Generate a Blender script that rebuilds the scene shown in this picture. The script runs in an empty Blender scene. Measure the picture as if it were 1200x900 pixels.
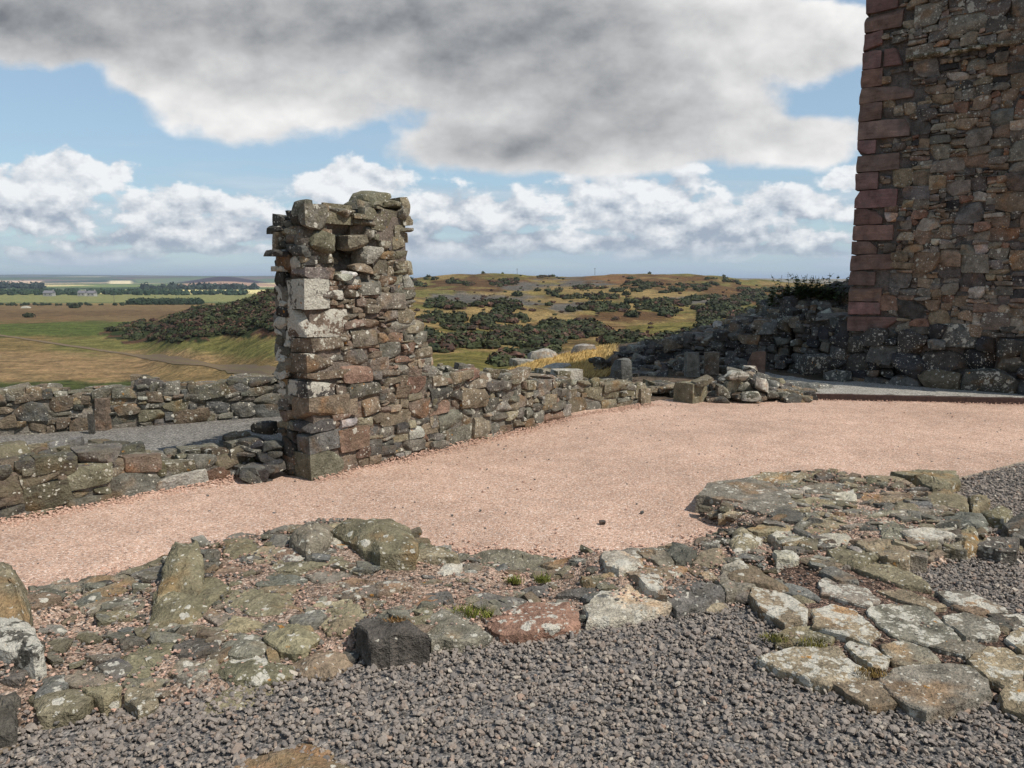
import bpy, math
import numpy as np
from mathutils import Vector

rng = np.random.default_rng(11)
C = bpy.context.scene.collection
EYE, PITCH, FOC = 1.75, math.radians(7.7), 901.0
CP, SP = math.cos(PITCH), math.sin(PITCH)
SUN_AZ = math.atan2(0.872, -0.49)          # clockwise from +Y
SUN_EL = math.radians(52)

# ------------------------------------------------------------------ measuring helpers
def ray(px, py):
    dx, up = (px - 600) / FOC, (450 - py) / FOC
    return np.array([dx, CP + up * SP, -SP + up * CP])

def at(px, py, z=0.0):
    d = ray(px, py)
    t = (z - EYE) / d[2]
    return np.array([d[0] * t, d[1] * t, z])

def UV(px, py):
    d = ray(px, py)
    return d[0] / d[1], d[2] / d[1]

def project(x, y, z):
    zz = z - EYE
    f = y * CP - zz * SP
    u = y * SP + zz * CP
    f = np.maximum(f, 1e-3)
    return 600 + FOC * x / f, 450 - FOC * u / f

# ------------------------------------------------------------------ noise
def _hash(ix, iy, iz):
    h = (ix.astype(np.int64) * 374761393 + iy.astype(np.int64) * 668265263 + iz.astype(np.int64) * 1274126177) & 0xFFFFFFFF
    h = ((h ^ (h >> 13)) * 1103515245) & 0xFFFFFFFF
    h = ((h ^ (h >> 16)) * 668265263) & 0xFFFFFFFF
    return ((h ^ (h >> 15)) & 0xFFFF) / 32767.5 - 1.0

def vnoise(P):
    P = np.asarray(P, dtype=float)
    i = np.floor(P).astype(np.int64)
    f = P - i
    f = f * f * (3 - 2 * f)
    x, y, z = i[..., 0], i[..., 1], i[..., 2]
    fx, fy, fz = f[..., 0], f[..., 1], f[..., 2]
    r = 0
    for a in (0, 1):
        for b in (0, 1):
            for c in (0, 1):
                w = (fx if a else 1 - fx) * (fy if b else 1 - fy) * (fz if c else 1 - fz)
                r = r + w * _hash(x + a, y + b, z + c)
    return r

def fbm(P, oct=4, gain=0.5):
    P = np.asarray(P, dtype=float)
    r, a, n = 0, 1.0, 0
    for k in range(oct):
        r = r + a * vnoise(P * (2 ** k) + 17.3 * k)
        n += a
        a *= gain
    return r / n

def fbm2(x, y, s, oct=4, seed=0.0):
    return fbm(np.stack([x / s, y / s, np.full_like(x, seed)], -1), oct)

def sstep(a, b, x):
    t = np.clip((x - a) / (b - a), 0, 1)
    return t * t * (3 - 2 * t)

def inpoly(x, y, poly):
    x = np.asarray(x); y = np.asarray(y)
    r = np.zeros(x.shape, bool)
    n = len(poly)
    for k in range(n):
        x1, y1 = poly[k][0], poly[k][1]
        x2, y2 = poly[(k + 1) % n][0], poly[(k + 1) % n][1]
        c = ((y1 > y) != (y2 > y)) & (x < (x2 - x1) * (y - y1) / ((y2 - y1) if y2 != y1 else 1e-9) + x1)
        r ^= c
    return r

# ------------------------------------------------------------------ mesh builder
class MB:
    def __init__(self):
        self.v, self.q, self.t, self.c, self.r, self.m, self.n = [], [], [], [], [], [], 0

    def add(self, v, q=None, t=None, col=(.2, .2, .2), lich=0.0, rnd=0.0, moss=0.0):
        k = len(v)
        self.v.append(np.asarray(v, np.float32))
        if q is not None and len(q): self.q.append(np.asarray(q, np.int64) + self.n)
        if t is not None and len(t): self.t.append(np.asarray(t, np.int64) + self.n)
        col = np.asarray(col, np.float32)
        cc = np.empty((k, 4), np.float32)
        cc[:, :3] = col
        cc[:, 3] = lich
        self.c.append(cc)
        self.r.append(np.broadcast_to(np.asarray(rnd, np.float32), (k,)))
        self.m.append(np.broadcast_to(np.asarray(moss, np.float32), (k,)))
        self.n += k

    def build(self, name, mat, parent=None, origin=None, smooth=True, sharp=28):
        V = np.concatenate(self.v)
        if parent is not None:
            o0 = np.array(parent.matrix_world.translation) if parent.parent is None else np.array(parent.location) + np.array(parent.parent.location)
        elif origin is not None:
            o0 = np.array(origin, float)
        else:
            mn, mx = V.min(0), V.max(0)
            o0 = np.array([(mn[0] + mx[0]) / 2, (mn[1] + mx[1]) / 2, mn[2]])
        me = bpy.data.meshes.new(name)
        me.vertices.add(len(V))
        me.vertices.foreach_set('co', (V - o0).astype(np.float32).ravel())
        Q = np.concatenate(self.q) if self.q else np.zeros((0, 4), np.int64)
        T = np.concatenate(self.t) if self.t else np.zeros((0, 3), np.int64)
        me.loops.add(Q.size + T.size)
        me.loops.foreach_set('vertex_index', np.concatenate([Q.ravel(), T.ravel()]).astype(np.int32))
        nf = len(Q) + len(T)
        me.polygons.add(nf)
        ls = np.concatenate([np.arange(len(Q)) * 4, Q.size + np.arange(len(T)) * 3]).astype(np.int32)
        me.polygons.foreach_set('loop_start', ls)
        me.polygons.foreach_set('use_smooth', np.full(nf, smooth, bool))
        a = me.attributes.new('Col', 'FLOAT_COLOR', 'POINT')
        a.data.foreach_set('color', np.concatenate(self.c).ravel())
        a = me.attributes.new('rnd', 'FLOAT', 'POINT')
        a.data.foreach_set('value', np.concatenate(self.r).astype(np.float32))
        a = me.attributes.new('moss', 'FLOAT', 'POINT')
        a.data.foreach_set('value', np.concatenate(self.m).astype(np.float32))
        me.update(calc_edges=True)
        me.validate()
        if smooth and sharp:
            me.set_sharp_from_angle(angle=math.radians(sharp))
        me.materials.append(mat)
        o = bpy.data.objects.new(name, me)
        C.objects.link(o)
        if parent is not None:
            o.parent = parent
        else:
            o.location = o0
        return o

def tag(o, label=None, cat=None, group=None, kind=None):
    if label: o['label'] = label
    if cat: o['category'] = cat
    if group: o['group'] = group
    if kind: o['kind'] = kind
    elif cat: o['kind'] = 'thing'
    return o

def empty(name, loc, label, cat, group=None):
    o = bpy.data.objects.new(name, None)
    o.location = tuple(float(a) for a in loc)
    o.empty_display_size = .2
    C.objects.link(o)
    bpy.context.view_layer.update()
    return tag(o, label, cat, group)

# ------------------------------------------------------------------ stone shapes
_TPL = {}
def cube_template(n):
    if n in _TPL: return _TPL[n]
    g = np.linspace(-1, 1, n + 1)
    vs, idx, quads = [], {}, []
    def vid(p):
        k = tuple(np.round(p, 5))
        if k not in idx:
            idx[k] = len(vs); vs.append(p)
        return idx[k]
    for ax in range(3):
        for sg in (-1, 1):
            b, c = (ax + 1) % 3, (ax + 2) % 3
            for i in range(n):
                for j in range(n):
                    q = []
                    for (di, dj) in ((0, 0), (1, 0), (1, 1), (0, 1)):
                        p = np.zeros(3); p[ax] = sg; p[b] = g[i + di]; p[c] = g[j + dj]
                        q.append(vid(p))
                    quads.append(q if sg > 0 else q[::-1])
    _TPL[n] = (np.array(vs), np.array(quads))
    return _TPL[n]

def stone(mb, c, h, X, Y, Z, col, lich=.3, moss=.2, n=4, rnd=.14, jit=.14, chips=5, amp=.07, rot=.04):
    V, Q = cube_template(n)
    s = V / np.linalg.norm(V, axis=1)[:, None]
    p = V * (1 - rnd) + s * rnd * 1.22
    J = rng.uniform(-jit, jit, (2, 2, 2, 3))
    w = (V + 1) / 2
    off = 0
    for a in (0, 1):
        for b in (0, 1):
            for d in (0, 1):
                k = (w[:, 0] if a else 1 - w[:, 0]) * (w[:, 1] if b else 1 - w[:, 1]) * (w[:, 2] if d else 1 - w[:, 2])
                off = off + k[:, None] * J[a, b, d]
    p = p + off
    for _ in range(chips):
        nn = rng.normal(size=3); nn /= np.linalg.norm(nn)
        dd = rng.uniform(.72, 1.08)
        e = p @ nn - dd
        p = p - np.where(e > 0, e, 0)[:, None] * nn * .85
    h = np.asarray(h, float)
    sd = rng.uniform(0, 90)
    p = p * h
    m = float(np.min(h)) + .25 * float(np.max(h))
    p = p + s * (fbm(p / (m * 1.1) + sd, 3) * amp * m)[:, None]
    if rot:
        a = rng.normal(0, rot)
        ca, sa = math.cos(a), math.sin(a)
        p = np.stack([p[:, 0] * ca - p[:, 2] * sa, p[:, 1], p[:, 0] * sa + p[:, 2] * ca], -1)
    W = np.asarray(c) + p[:, 0:1] * X + p[:, 1:2] * Y + p[:, 2:3] * Z
    mb.add(W, Q, col=col, lich=lich, rnd=rng.uniform(), moss=moss)

def slab(mb, poly, zt, thick, dome=.0, col=(.2, .18, .14), lich=.4, moss=.2, namp=.010, rough=.012, shrink=1.02, tilt=(0, 0), bev=.008, flare=1.02, N=None, strata=.010, rings=None, terr=.012):
    P = np.array([p[:2] for p in poly], float)
    c = P.mean(0)
    P = c + (P - c) * shrink
    seg = np.linalg.norm(np.roll(P, -1, 0) - P, axis=1)
    per = seg.sum()
    stp = per / N if N else max(.02, per / 110)
    B = []
    for a, b_, ln in zip(P, np.roll(P, -1, 0), seg):
        m_ = max(2, int(round(ln / stp)))
        f = (np.arange(m_) / m_)[:, None]
        B.append(a * (1 - f) + b_ * f)
    B = np.concatenate(B); N = len(B)
    B = B * .9 + .05 * (np.roll(B, 1, 0) + np.roll(B, -1, 0))
    sd = rng.uniform(0, 99)
    rad = np.linalg.norm(B - c, axis=1)
    mr = rad.mean()
    ang = (B - c) / rad[:, None]
    nb = fbm(np.concatenate([B * 9 / max(.6, mr * 3), np.full((N, 1), sd)], 1), 4)
    B = B + ang * (nb * rough * 2.2)[:, None]
    bev = min(bev, thick * .3, mr * .18)
    L = []
    ns = max(3, int(thick / .03))
    for i in range(ns + 1):
        z = -thick + (thick - bev) * i / ns
        zz = np.full(N, z)
        o = fbm(np.concatenate([B * 14, zz[:, None] * 38 + sd], 1), 3) * strata * 1.6
        fl = 1 + (flare - 1) * (1 - i / ns)
        if i == ns: o = o * .4
        L.append((c + (B - c) * fl + ang * o[:, None], zz, 1.0))
    L.append((c + (B - c) * (1 - bev * .9 / mr), np.zeros(N), 1.0))
    R = rings or int(np.clip(mr / .03, 5, 16))
    for i in range(1, R):
        s = 1 - i / R
        L.append((c + (B - c) * s * (1 - bev * .6 / mr), np.zeros(N), s))
    vs = []
    for (xy, z, s) in L:
        top = s < 1.0 or (z == 0).all()
        nz = fbm(np.concatenate([xy * 6, np.full((N, 1), sd)], 1), 5, .55) * namp * 1.8
        if terr:
            q_ = fbm(np.concatenate([xy * np.array([3.2, 5.0]), np.full((N, 1), sd + 7)], 1), 4, .55) * 3.2
            fl_ = np.floor(q_); nz = nz + terr * (fl_ + sstep(.0, .16, q_ - fl_)) * .8
        zz = zt + z + (nz if top else nz * np.clip(1 + z / thick, 0, 1)) - dome * (s ** 2.4) * (1 if top else np.clip(1 + z / thick, 0, 1))
        zz = zz + (xy - c) @ np.array(tilt)
        vs.append(np.concatenate([xy, zz[:, None]], 1))
    cz = zt + fbm(np.array([[c[0] * 6, c[1] * 6, sd]]), 5, .55)[0] * namp * 1.8
    V = np.concatenate(vs + [np.array([[c[0], c[1], cz]])])
    q = []
    nr = len(L)
    i = np.arange(N); j = (i + 1) % N
    for r in range(nr - 1):
        q.append(np.stack([r * N + i, r * N + j, (r + 1) * N + j, (r + 1) * N + i], 1))
    t = np.stack([(nr - 1) * N + i, (nr - 1) * N + j, np.full(N, nr * N)], 1)
    mb.add(V, np.concatenate(q), t, col=col, lich=lich, rnd=rng.uniform(), moss=moss)

PAL = {'grey': (.160, .145, .120), 'dark': (.085, .078, .070), 'black': (.040, .039, .040), 'brown': (.170, .130, .095), 'red': (.188, .120, .088),
       'olive': (.158, .140, .098), 'pale': (.30, .28, .235), 'tan': (.205, .172, .120), 'white': (.58, .56, .51), 'slate': (.120, .115, .105)}
def pal(k, v=.14):
    c = np.array(PAL[k])
    return np.clip(c * (1 + rng.normal(0, v)) * (1 + rng.normal(0, .02, 3)), .015, .75)
def mixpal(w):
    ks = list(w); p = np.array([w[k] for k in ks], float)
    return pal(ks[rng.choice(len(ks), p=p / p.sum())])

def pack(U, H, sizes, cell=.02):
    n = max(1, int(round(U / cell)))
    h = np.zeros(n)
    out = []
    W = np.array([s[4] for s in sizes], float); W /= W.sum()
    for _ in range(20000):
        i = int(np.argmin(h)); h0 = h[i]
        if h0 >= H - .01: break
        j = i
        while j < n and abs(h[j] - h0) < 1e-6: j += 1
        run = j - i
        s = sizes[rng.choice(len(sizes), p=W)]
        w = int(round(rng.uniform(s[0], s[1]) / cell)); hh = rng.uniform(s[2], s[3])
        w = max(2, min(w, run))
        if run - w < 3: w = run if run < w * 1.8 or run - w < 2 else w
        lf = h[i - 1] if i > 0 else 9e9
        rt = h[j] if j < n else 9e9
        up = min(lf, rt) - h0
        if w * cell < .09 and up < 5: hh = min(max(up, .03), .14)
        hh = min(hh, max(.03, w * cell * .85))
        for nb in (lf, rt):
            if abs(h0 + hh - nb) < .028: hh = nb - h0
        hh = max(hh, .025)
        out.append((i * cell, (i + w) * cell, h0, h0 + hh))
        h[i:i + w] = h0 + hh
    return out

RUB = [(.22, .42, .14, .26, 1.3), (.14, .28, .09, .17, 2.2), (.10, .26, .04, .08, 2.0), (.06, .12, .04, .09, 1.2)]
UP = np.array([0, 0, 1.0])

def core(mb, P0, t, n, us, top, thick, bottom, inset=.024, col=(.17, .15, .125), ends=.03):
    rows = []
    us = np.asarray(us)
    for k, u in enumerate(us):
        uu = u + (ends if k == 0 else (-ends if k == len(us) - 1 else 0))
        b = P0 + t * uu
        zt = top(u)
        prof = []
        hs = np.linspace(bottom, max(zt, bottom + .02), 12)
        for z in hs: prof.append(b - n * inset + UP * z)
        for z in hs[::-1]: prof.append(b - n * (thick - inset) + UP * z)
        rows.append(prof)
    R = np.array(rows)
    m, kk = R.shape[:2]
    V = R.reshape(-1, 3)
    V = V + n * (fbm(V * 9, 4) * .03)[:, None]
    q = []
    for a in range(m - 1):
        for b in range(kk):
            b2 = (b + 1) % kk
            q.append((a * kk + b, a * kk + b2, (a + 1) * kk + b2, (a + 1) * kk + b))
    h = kk // 2
    for a in (0, m - 1):
        for b in range(h - 1):
            f = (a * kk + b, a * kk + b + 1, a * kk + kk - 2 - b, a * kk + kk - 1 - b)
            q.append(f if a else f[::-1])
    mb.add(V, q, col=col, lich=.05, rnd=.5, moss=.1)

def face(mb, P0, t, n, L, H, top, cols, sizes=RUB, bottom=0., depth=.065, lich=(.1, .5), moss=(.0, .4), proud=.018, nres=4, keep=None, colfn=None, pushfn=None, jit=.11, rnd=.12, skew=None, gap=.003, push0=.012):
    for (u0, u1, v0, v1) in pack(L, H, sizes):
        uc, vc = (u0 + u1) / 2, (v0 + v1) / 2
        if vc > top(uc) - bottom: continue
        if keep is not None and not keep(uc, vc + bottom, u0, u1, v0 + bottom, v1 + bottom): continue
        w, h = u1 - u0 - gap, v1 - v0 - gap
        col, li, mo = mixpal(cols), rng.uniform(*lich), rng.uniform(*moss)
        if colfn: col, li, mo = colfn(uc, vc + bottom, col, li, mo)
        pr = rng.normal(0, proud) + push0
        if pushfn: pr += pushfn(uc, vc + bottom)
        dd = depth * rng.uniform(.8, 1.2)
        c = P0 + t * uc + UP * (bottom + vc) + n * (pr - dd)
        if skew: c = c + n * skew(vc + bottom)
        stone(mb, c, (w / 2 * 1.13, dd, h / 2 * 1.15), t, n, UP, col, li, mo, n=nres, jit=jit, rnd=rnd, chips=6)

# ------------------------------------------------------------------ shader helper
class NT:
    def __init__(self, tree):
        self.t = tree
        tree.nodes.clear()
    def n(self, typ, **kw):
        o = self.t.nodes.new(typ)
        for k, v in kw.items(): setattr(o, k, v)
        return o
    def l(self, a, b): self.t.links.new(a, b)
    def _in(self, sock, v):
        if isinstance(v, bpy.types.NodeSocket): self.l(v, sock)
        elif v is not None: sock.default_value = v
    def m(self, op, a, b=None, c=None, clamp=False):
        o = self.n('ShaderNodeMath', operation=op, use_clamp=clamp)
        self._in(o.inputs[0], a)
        if b is not None: self._in(o.inputs[1], b)
        if c is not None: self._in(o.inputs[2], c)
        return o.outputs[0]
    def vm(self, op, a, b=None):
        o = self.n('ShaderNodeVectorMath', operation=op)
        self._in(o.inputs[0], a)
        if b is not None:
            self._in(o.inputs['Scale' if op == 'SCALE' else 1], b)
        return o.outputs[0]
    def ss(self, x, a, b):
        o = self.n('ShaderNodeMapRange', interpolation_type='SMOOTHSTEP')
        self._in(o.inputs[0], x); self._in(o.inputs[1], a); self._in(o.inputs[2], b)
        return o.outputs[0]
    def mr(self, x, a, b, c, d):
        o = self.n('ShaderNodeMapRange')
        for i, v in enumerate((x, a, b, c, d)): self._in(o.inputs[i], v)
        return o.outputs[0]
    def mix(self, f, a, b, bt='MIX'):
        o = self.n('ShaderNodeMix', data_type='RGBA', blend_type=bt)
        self._in(o.inputs[0], f); self._in(o.inputs[6], a); self._in(o.inputs[7], b)
        return o.outputs[2]
    def noise(self, vec, scale, detail=4, rough=.55, dist=0.):
        o = self.n('ShaderNodeTexNoise')
        self._in(o.inputs['Vector'], vec)
        o.inputs['Scale'].default_value = scale; o.inputs['Detail'].default_value = detail
        o.inputs['Roughness'].default_value = rough; o.inputs['Distortion'].default_value = dist
        return o.outputs[0]
    def vor(self, vec, scale, feature='F1', rand=1.):
        o = self.n('ShaderNodeTexVoronoi', feature=feature)
        self._in(o.inputs['Vector'], vec); o.inputs['Scale'].default_value = scale
        o.inputs['Randomness'].default_value = rand
        return o
    def xyz(self, x, y, z=0.):
        o = self.n('ShaderNodeCombineXYZ')
        for i, v in enumerate((x, y, z)): self._in(o.inputs[i], v)
        return o.outputs[0]
    def sep(self, v):
        o = self.n('ShaderNodeSeparateXYZ'); self._in(o.inputs[0], v)
        return o.outputs
    def ramp(self, f, stops, interp='LINEAR'):
        o = self.n('ShaderNodeValToRGB'); self._in(o.inputs[0], f)
        r = o.color_ramp; r.interpolation = interp
        while len(r.elements) < len(stops): r.elements.new(.5)
        for e, (p, c) in zip(r.elements, stops):
            e.position = p; e.color = (*c, 1) if len(c) == 3 else c
        return o.outputs[0]
    def out(self, col, rough=.9, bump=None, bstr=.5, bdist=.01, spec=.25):
        b = self.n('ShaderNodeBsdfPrincipled')
        self._in(b.inputs['Base Color'], col); self._in(b.inputs['Roughness'], rough)
        b.inputs['Specular IOR Level'].default_value = spec
        if bump is not None:
            k = self.n('ShaderNodeBump'); k.inputs['Strength'].default_value = bstr; k.inputs['Distance'].default_value = bdist
            self._in(k.inputs['Height'], bump); self.l(k.outputs[0], b.inputs['Normal'])
        o = self.n('ShaderNodeOutputMaterial')
        self.l(b.outputs[0], o.inputs[0])

def mat(name):
    m = bpy.data.materials.new(name); m.use_nodes = True
    return m, NT(m.node_tree)

def stone_material(name='weathered_stone', lichen_col=(.55, .51, .425), big=True):
    m, N = mat(name)
    pos = N.n('ShaderNodeNewGeometry').outputs['Position']
    at_ = N.n('ShaderNodeAttribute', attribute_name='Col')
    rn = N.n('ShaderNodeAttribute', attribute_name='rnd').outputs['Fac']
    mo = N.n('ShaderNodeAttribute', attribute_name='moss').outputs['Fac']
    li = at_.outputs['Alpha']
    p = N.vm('ADD', pos, N.xyz(N.m('MULTIPLY', rn, 37.), N.m('MULTIPLY', rn, 11.), N.m('MULTIPLY', rn, 23.)))
    n1 = N.noise(p, 9., 5, .62)
    n2 = N.noise(p, 70., 4, .62)
    n3 = N.noise(p, 3.2, 3, .5)
    base = N.mix(1., at_.outputs['Color'], N.mr(n1, .3, .7, .55, 1.45), 'MULTIPLY')
    base = N.mix(1., base, N.mr(n2, .3, .7, .62, 1.38), 'MULTIPLY')
    base = N.mix(N.ss(n3, .55, .7), base, N.mix(1., base, (1.22, .95, .74, 1), 'MULTIPLY'))
    mossf = N.m('MULTIPLY', N.m('MULTIPLY', mo, N.ss(N.noise(p, 13., 6, .65), .36, .62)), .85, clamp=True)
    base = N.mix(mossf, base, N.mix(n2, (.098, .085, .045, 1), (.195, .172, .105, 1)))
    # round lichen spots, two sizes
    wv = N.n('ShaderNodeTexNoise'); wv.inputs['Scale'].default_value = 38.; wv.inputs['Detail'].default_value = 3
    N.l(p, wv.inputs['Vector'])
    wp = N.vm('ADD', p, N.vm('SCALE', N.vm('SUBTRACT', wv.outputs['Color'], (.5, .5, .5)), .03))
    lim = N.m('MULTIPLY', li, N.mr(N.ss(N.noise(p, 4.5, 4, .6), .40, .60), 0., 1., .25, 1.45))
    tot = None
    for sc, k in ((17., .45), (46., .50)):
        v = N.vor(wp, sc)
        cr = N.sep(v.outputs['Color'])
        pres = N.m('LESS_THAN', cr[0], N.m('MULTIPLY', lim, k * 1.2))
        rad = N.mr(cr[1], 0., 1., .16, .5)
        msk = N.m('MULTIPLY', pres, N.ss(N.m('SUBTRACT', rad, v.outputs['Distance']), 0., .07))
        tot = msk if tot is None else N.m('MAXIMUM', tot, msk)
    if big:
        thr = N.mr(li, .45, 1.3, .70, .34)
        bigm = N.ss(N.m('SUBTRACT', N.noise(p, 7.5, 5, .6), thr), -.01, .03)
        bigm = N.m('MULTIPLY', bigm, N.ss(li, .4, .55))
        tot = N.m('MAXIMUM', tot, bigm)
    lc = N.mix(N.ss(N.noise(p, 55., 4, .6), .35, .65), tuple(a * .72 for a in lichen_col) + (1,), lichen_col + (1,))
    base = N.mix(N.m('MULTIPLY', tot, .88), base, lc)
    og = N.m('MULTIPLY', N.ss(N.noise(p, 14., 3, .5), .70, .74), N.ss(li, .2, .5))
    base = N.mix(N.m('MULTIPLY', og, .8), base, (.36, .17, .035, 1))
    n5 = N.noise(p, 26., 4, .65)
    h = N.m('ADD', N.m('MULTIPLY', n1, 1.3), N.m('ADD', N.m('MULTIPLY', n2, .4), N.m('MULTIPLY', n5, .9)))
    N.out(base, .92, h, .9, .03, .12)
    return m

MSTONE = stone_material()
def sandstone_material():
    m, N = mat('red_sandstone')
    pos = N.n('ShaderNodeNewGeometry').outputs['Position']
    at_ = N.n('ShaderNodeAttribute', attribute_name='Col')
    rn = N.n('ShaderNodeAttribute', attribute_name='rnd').outputs['Fac']
    p = N.vm('ADD', pos, N.xyz(N.m('MULTIPLY', rn, 31.), N.m('MULTIPLY', rn, 17.), 0.))
    n1 = N.noise(p, 6., 5, .6); n2 = N.noise(p, 90., 4, .6)
    st = N.noise(N.vm('MULTIPLY', p, (3., 3., 26.)), 1.4, 3, .5)
    b = N.mix(1., at_.outputs['Color'], N.mr(n1, .3, .7, .6, 1.35), 'MULTIPLY')
    b = N.mix(1., b, N.mr(n2, .3, .7, .75, 1.25), 'MULTIPLY')
    b = N.mix(1., b, N.mr(st, .3, .7, .82, 1.15), 'MULTIPLY')
    b = N.mix(N.m('MULTIPLY', N.ss(N.noise(p, 8., 6, .7),   .50, .66), .6), b, (.125, .10, .09, 1))
    N.out(b, .92, N.m('ADD', n1, N.m('MULTIPLY', n2, .4)), .7, .014, .15)
    return m
MSAND = sandstone_material()

def gravel_material(name, scale, stops, bstr=.9, bdist=.012, patch=.16):
    m, N = mat(name)
    pos = N.n('ShaderNodeNewGeometry').outputs['Position']
    w = N.n('ShaderNodeTexNoise'); w.inputs['Scale'].default_value = scale * .7; w.inputs['Detail'].default_value = 2
    N.l(pos, w.inputs['Vector'])
    p = N.vm('ADD', pos, N.vm('SCALE', N.vm('SUBTRACT', w.outputs['Color'], (.5, .5, .5)), .9 / scale))
    v = N.vor(p, scale)
    r = N.sep(v.outputs['Color'])
    col = N.ramp(r[0], stops)
    col = N.mix(1., col, N.mr(r[1], 0, 1, .75, 1.22), 'MULTIPLY')
    big = N.noise(pos, .55, 4, .55); mid = N.noise(pos, 3.5, 4, .6)
    col = N.mix(1., col, N.mr(big, .3, .7, 1 - patch, 1 + patch), 'MULTIPLY')
    col = N.mix(1., col, N.mr(mid, .3, .7, .88, 1.1), 'MULTIPLY')
    tiltv = N.m('MULTIPLY', r[2], .8)
    h = N.m('ADD', N.m('SUBTRACT', 1., v.outputs['Distance']), tiltv)
    N.out(col, .93, h, bstr, bdist, .15)
    return m
MPINK = gravel_material('pink_gravel', 105., [(0, (.20, .14, .11)), (.08, (.40, .26, .19)), (.3, (.47, .295, .21)), (.6, (.55, .36, .262)), (.85, (.61, .435, .335)), (1, (.72, .59, .50))], patch=.15, bstr=.7)
MGREYB = gravel_material('grey_gravel_bed', 75., [(0, (.08, .075, .07)), (.4, (.15, .135, .125)), (.8, (.20, .18, .165)), (1, (.30, .27, .24))])
MBEIGE = gravel_material('beige_gravel', 70., [(0, (.11, .10, .09)), (.3, (.28, .255, .22)), (.7, (.38, .35, .305)), (1, (.48, .45, .4))])
MGREYF = gravel_material('fine_grey_gravel', 70., [(0, (.07, .065, .06)), (.3, (.17, .155, .135)), (.7, (.235, .215, .185)), (1, (.36, .33, .3))])
MBED = gravel_material('trodden_bed', 80., [(0, (.08, .06, .045)), (.3, (.24, .165, .12)), (.6, (.38, .26, .19)), (.85, (.48, .345, .26)), (1, (.52, .42, .34))], patch=.4)
MSOIL = gravel_material('joint_soil', 90., [(0, (.03, .022, .018)), (.4, (.07, .048, .036)), (.75, (.15, .09, .065)), (1, (.34, .23, .17))], patch=.35)

def plain(name, rough=.85, bumpscale=60., bs=.4, spec=.2, var=.3):
    m, N = mat(name)
    a = N.n('ShaderNodeAttribute', attribute_name='Col')
    pos = N.n('ShaderNodeNewGeometry').outputs['Position']
    n = N.noise(pos, bumpscale, 4, .6)
    N.out(N.mix(1., a.outputs['Color'], N.mr(n, .3, .7, 1 - var, 1 + var), 'MULTIPLY'), rough, n, bs, .004, spec)
    return m
MPEB = plain('grey_pebble', .8, 160., .4, .25, .2)
MLEAF = plain('leaf', .75, 40., .1, .2, .1)
MWOOD = plain('timber', .8, 30., .5, .2, .35)
MPAINT = plain('rendered_wall', .9, 3., .1, .2, .1)

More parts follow.
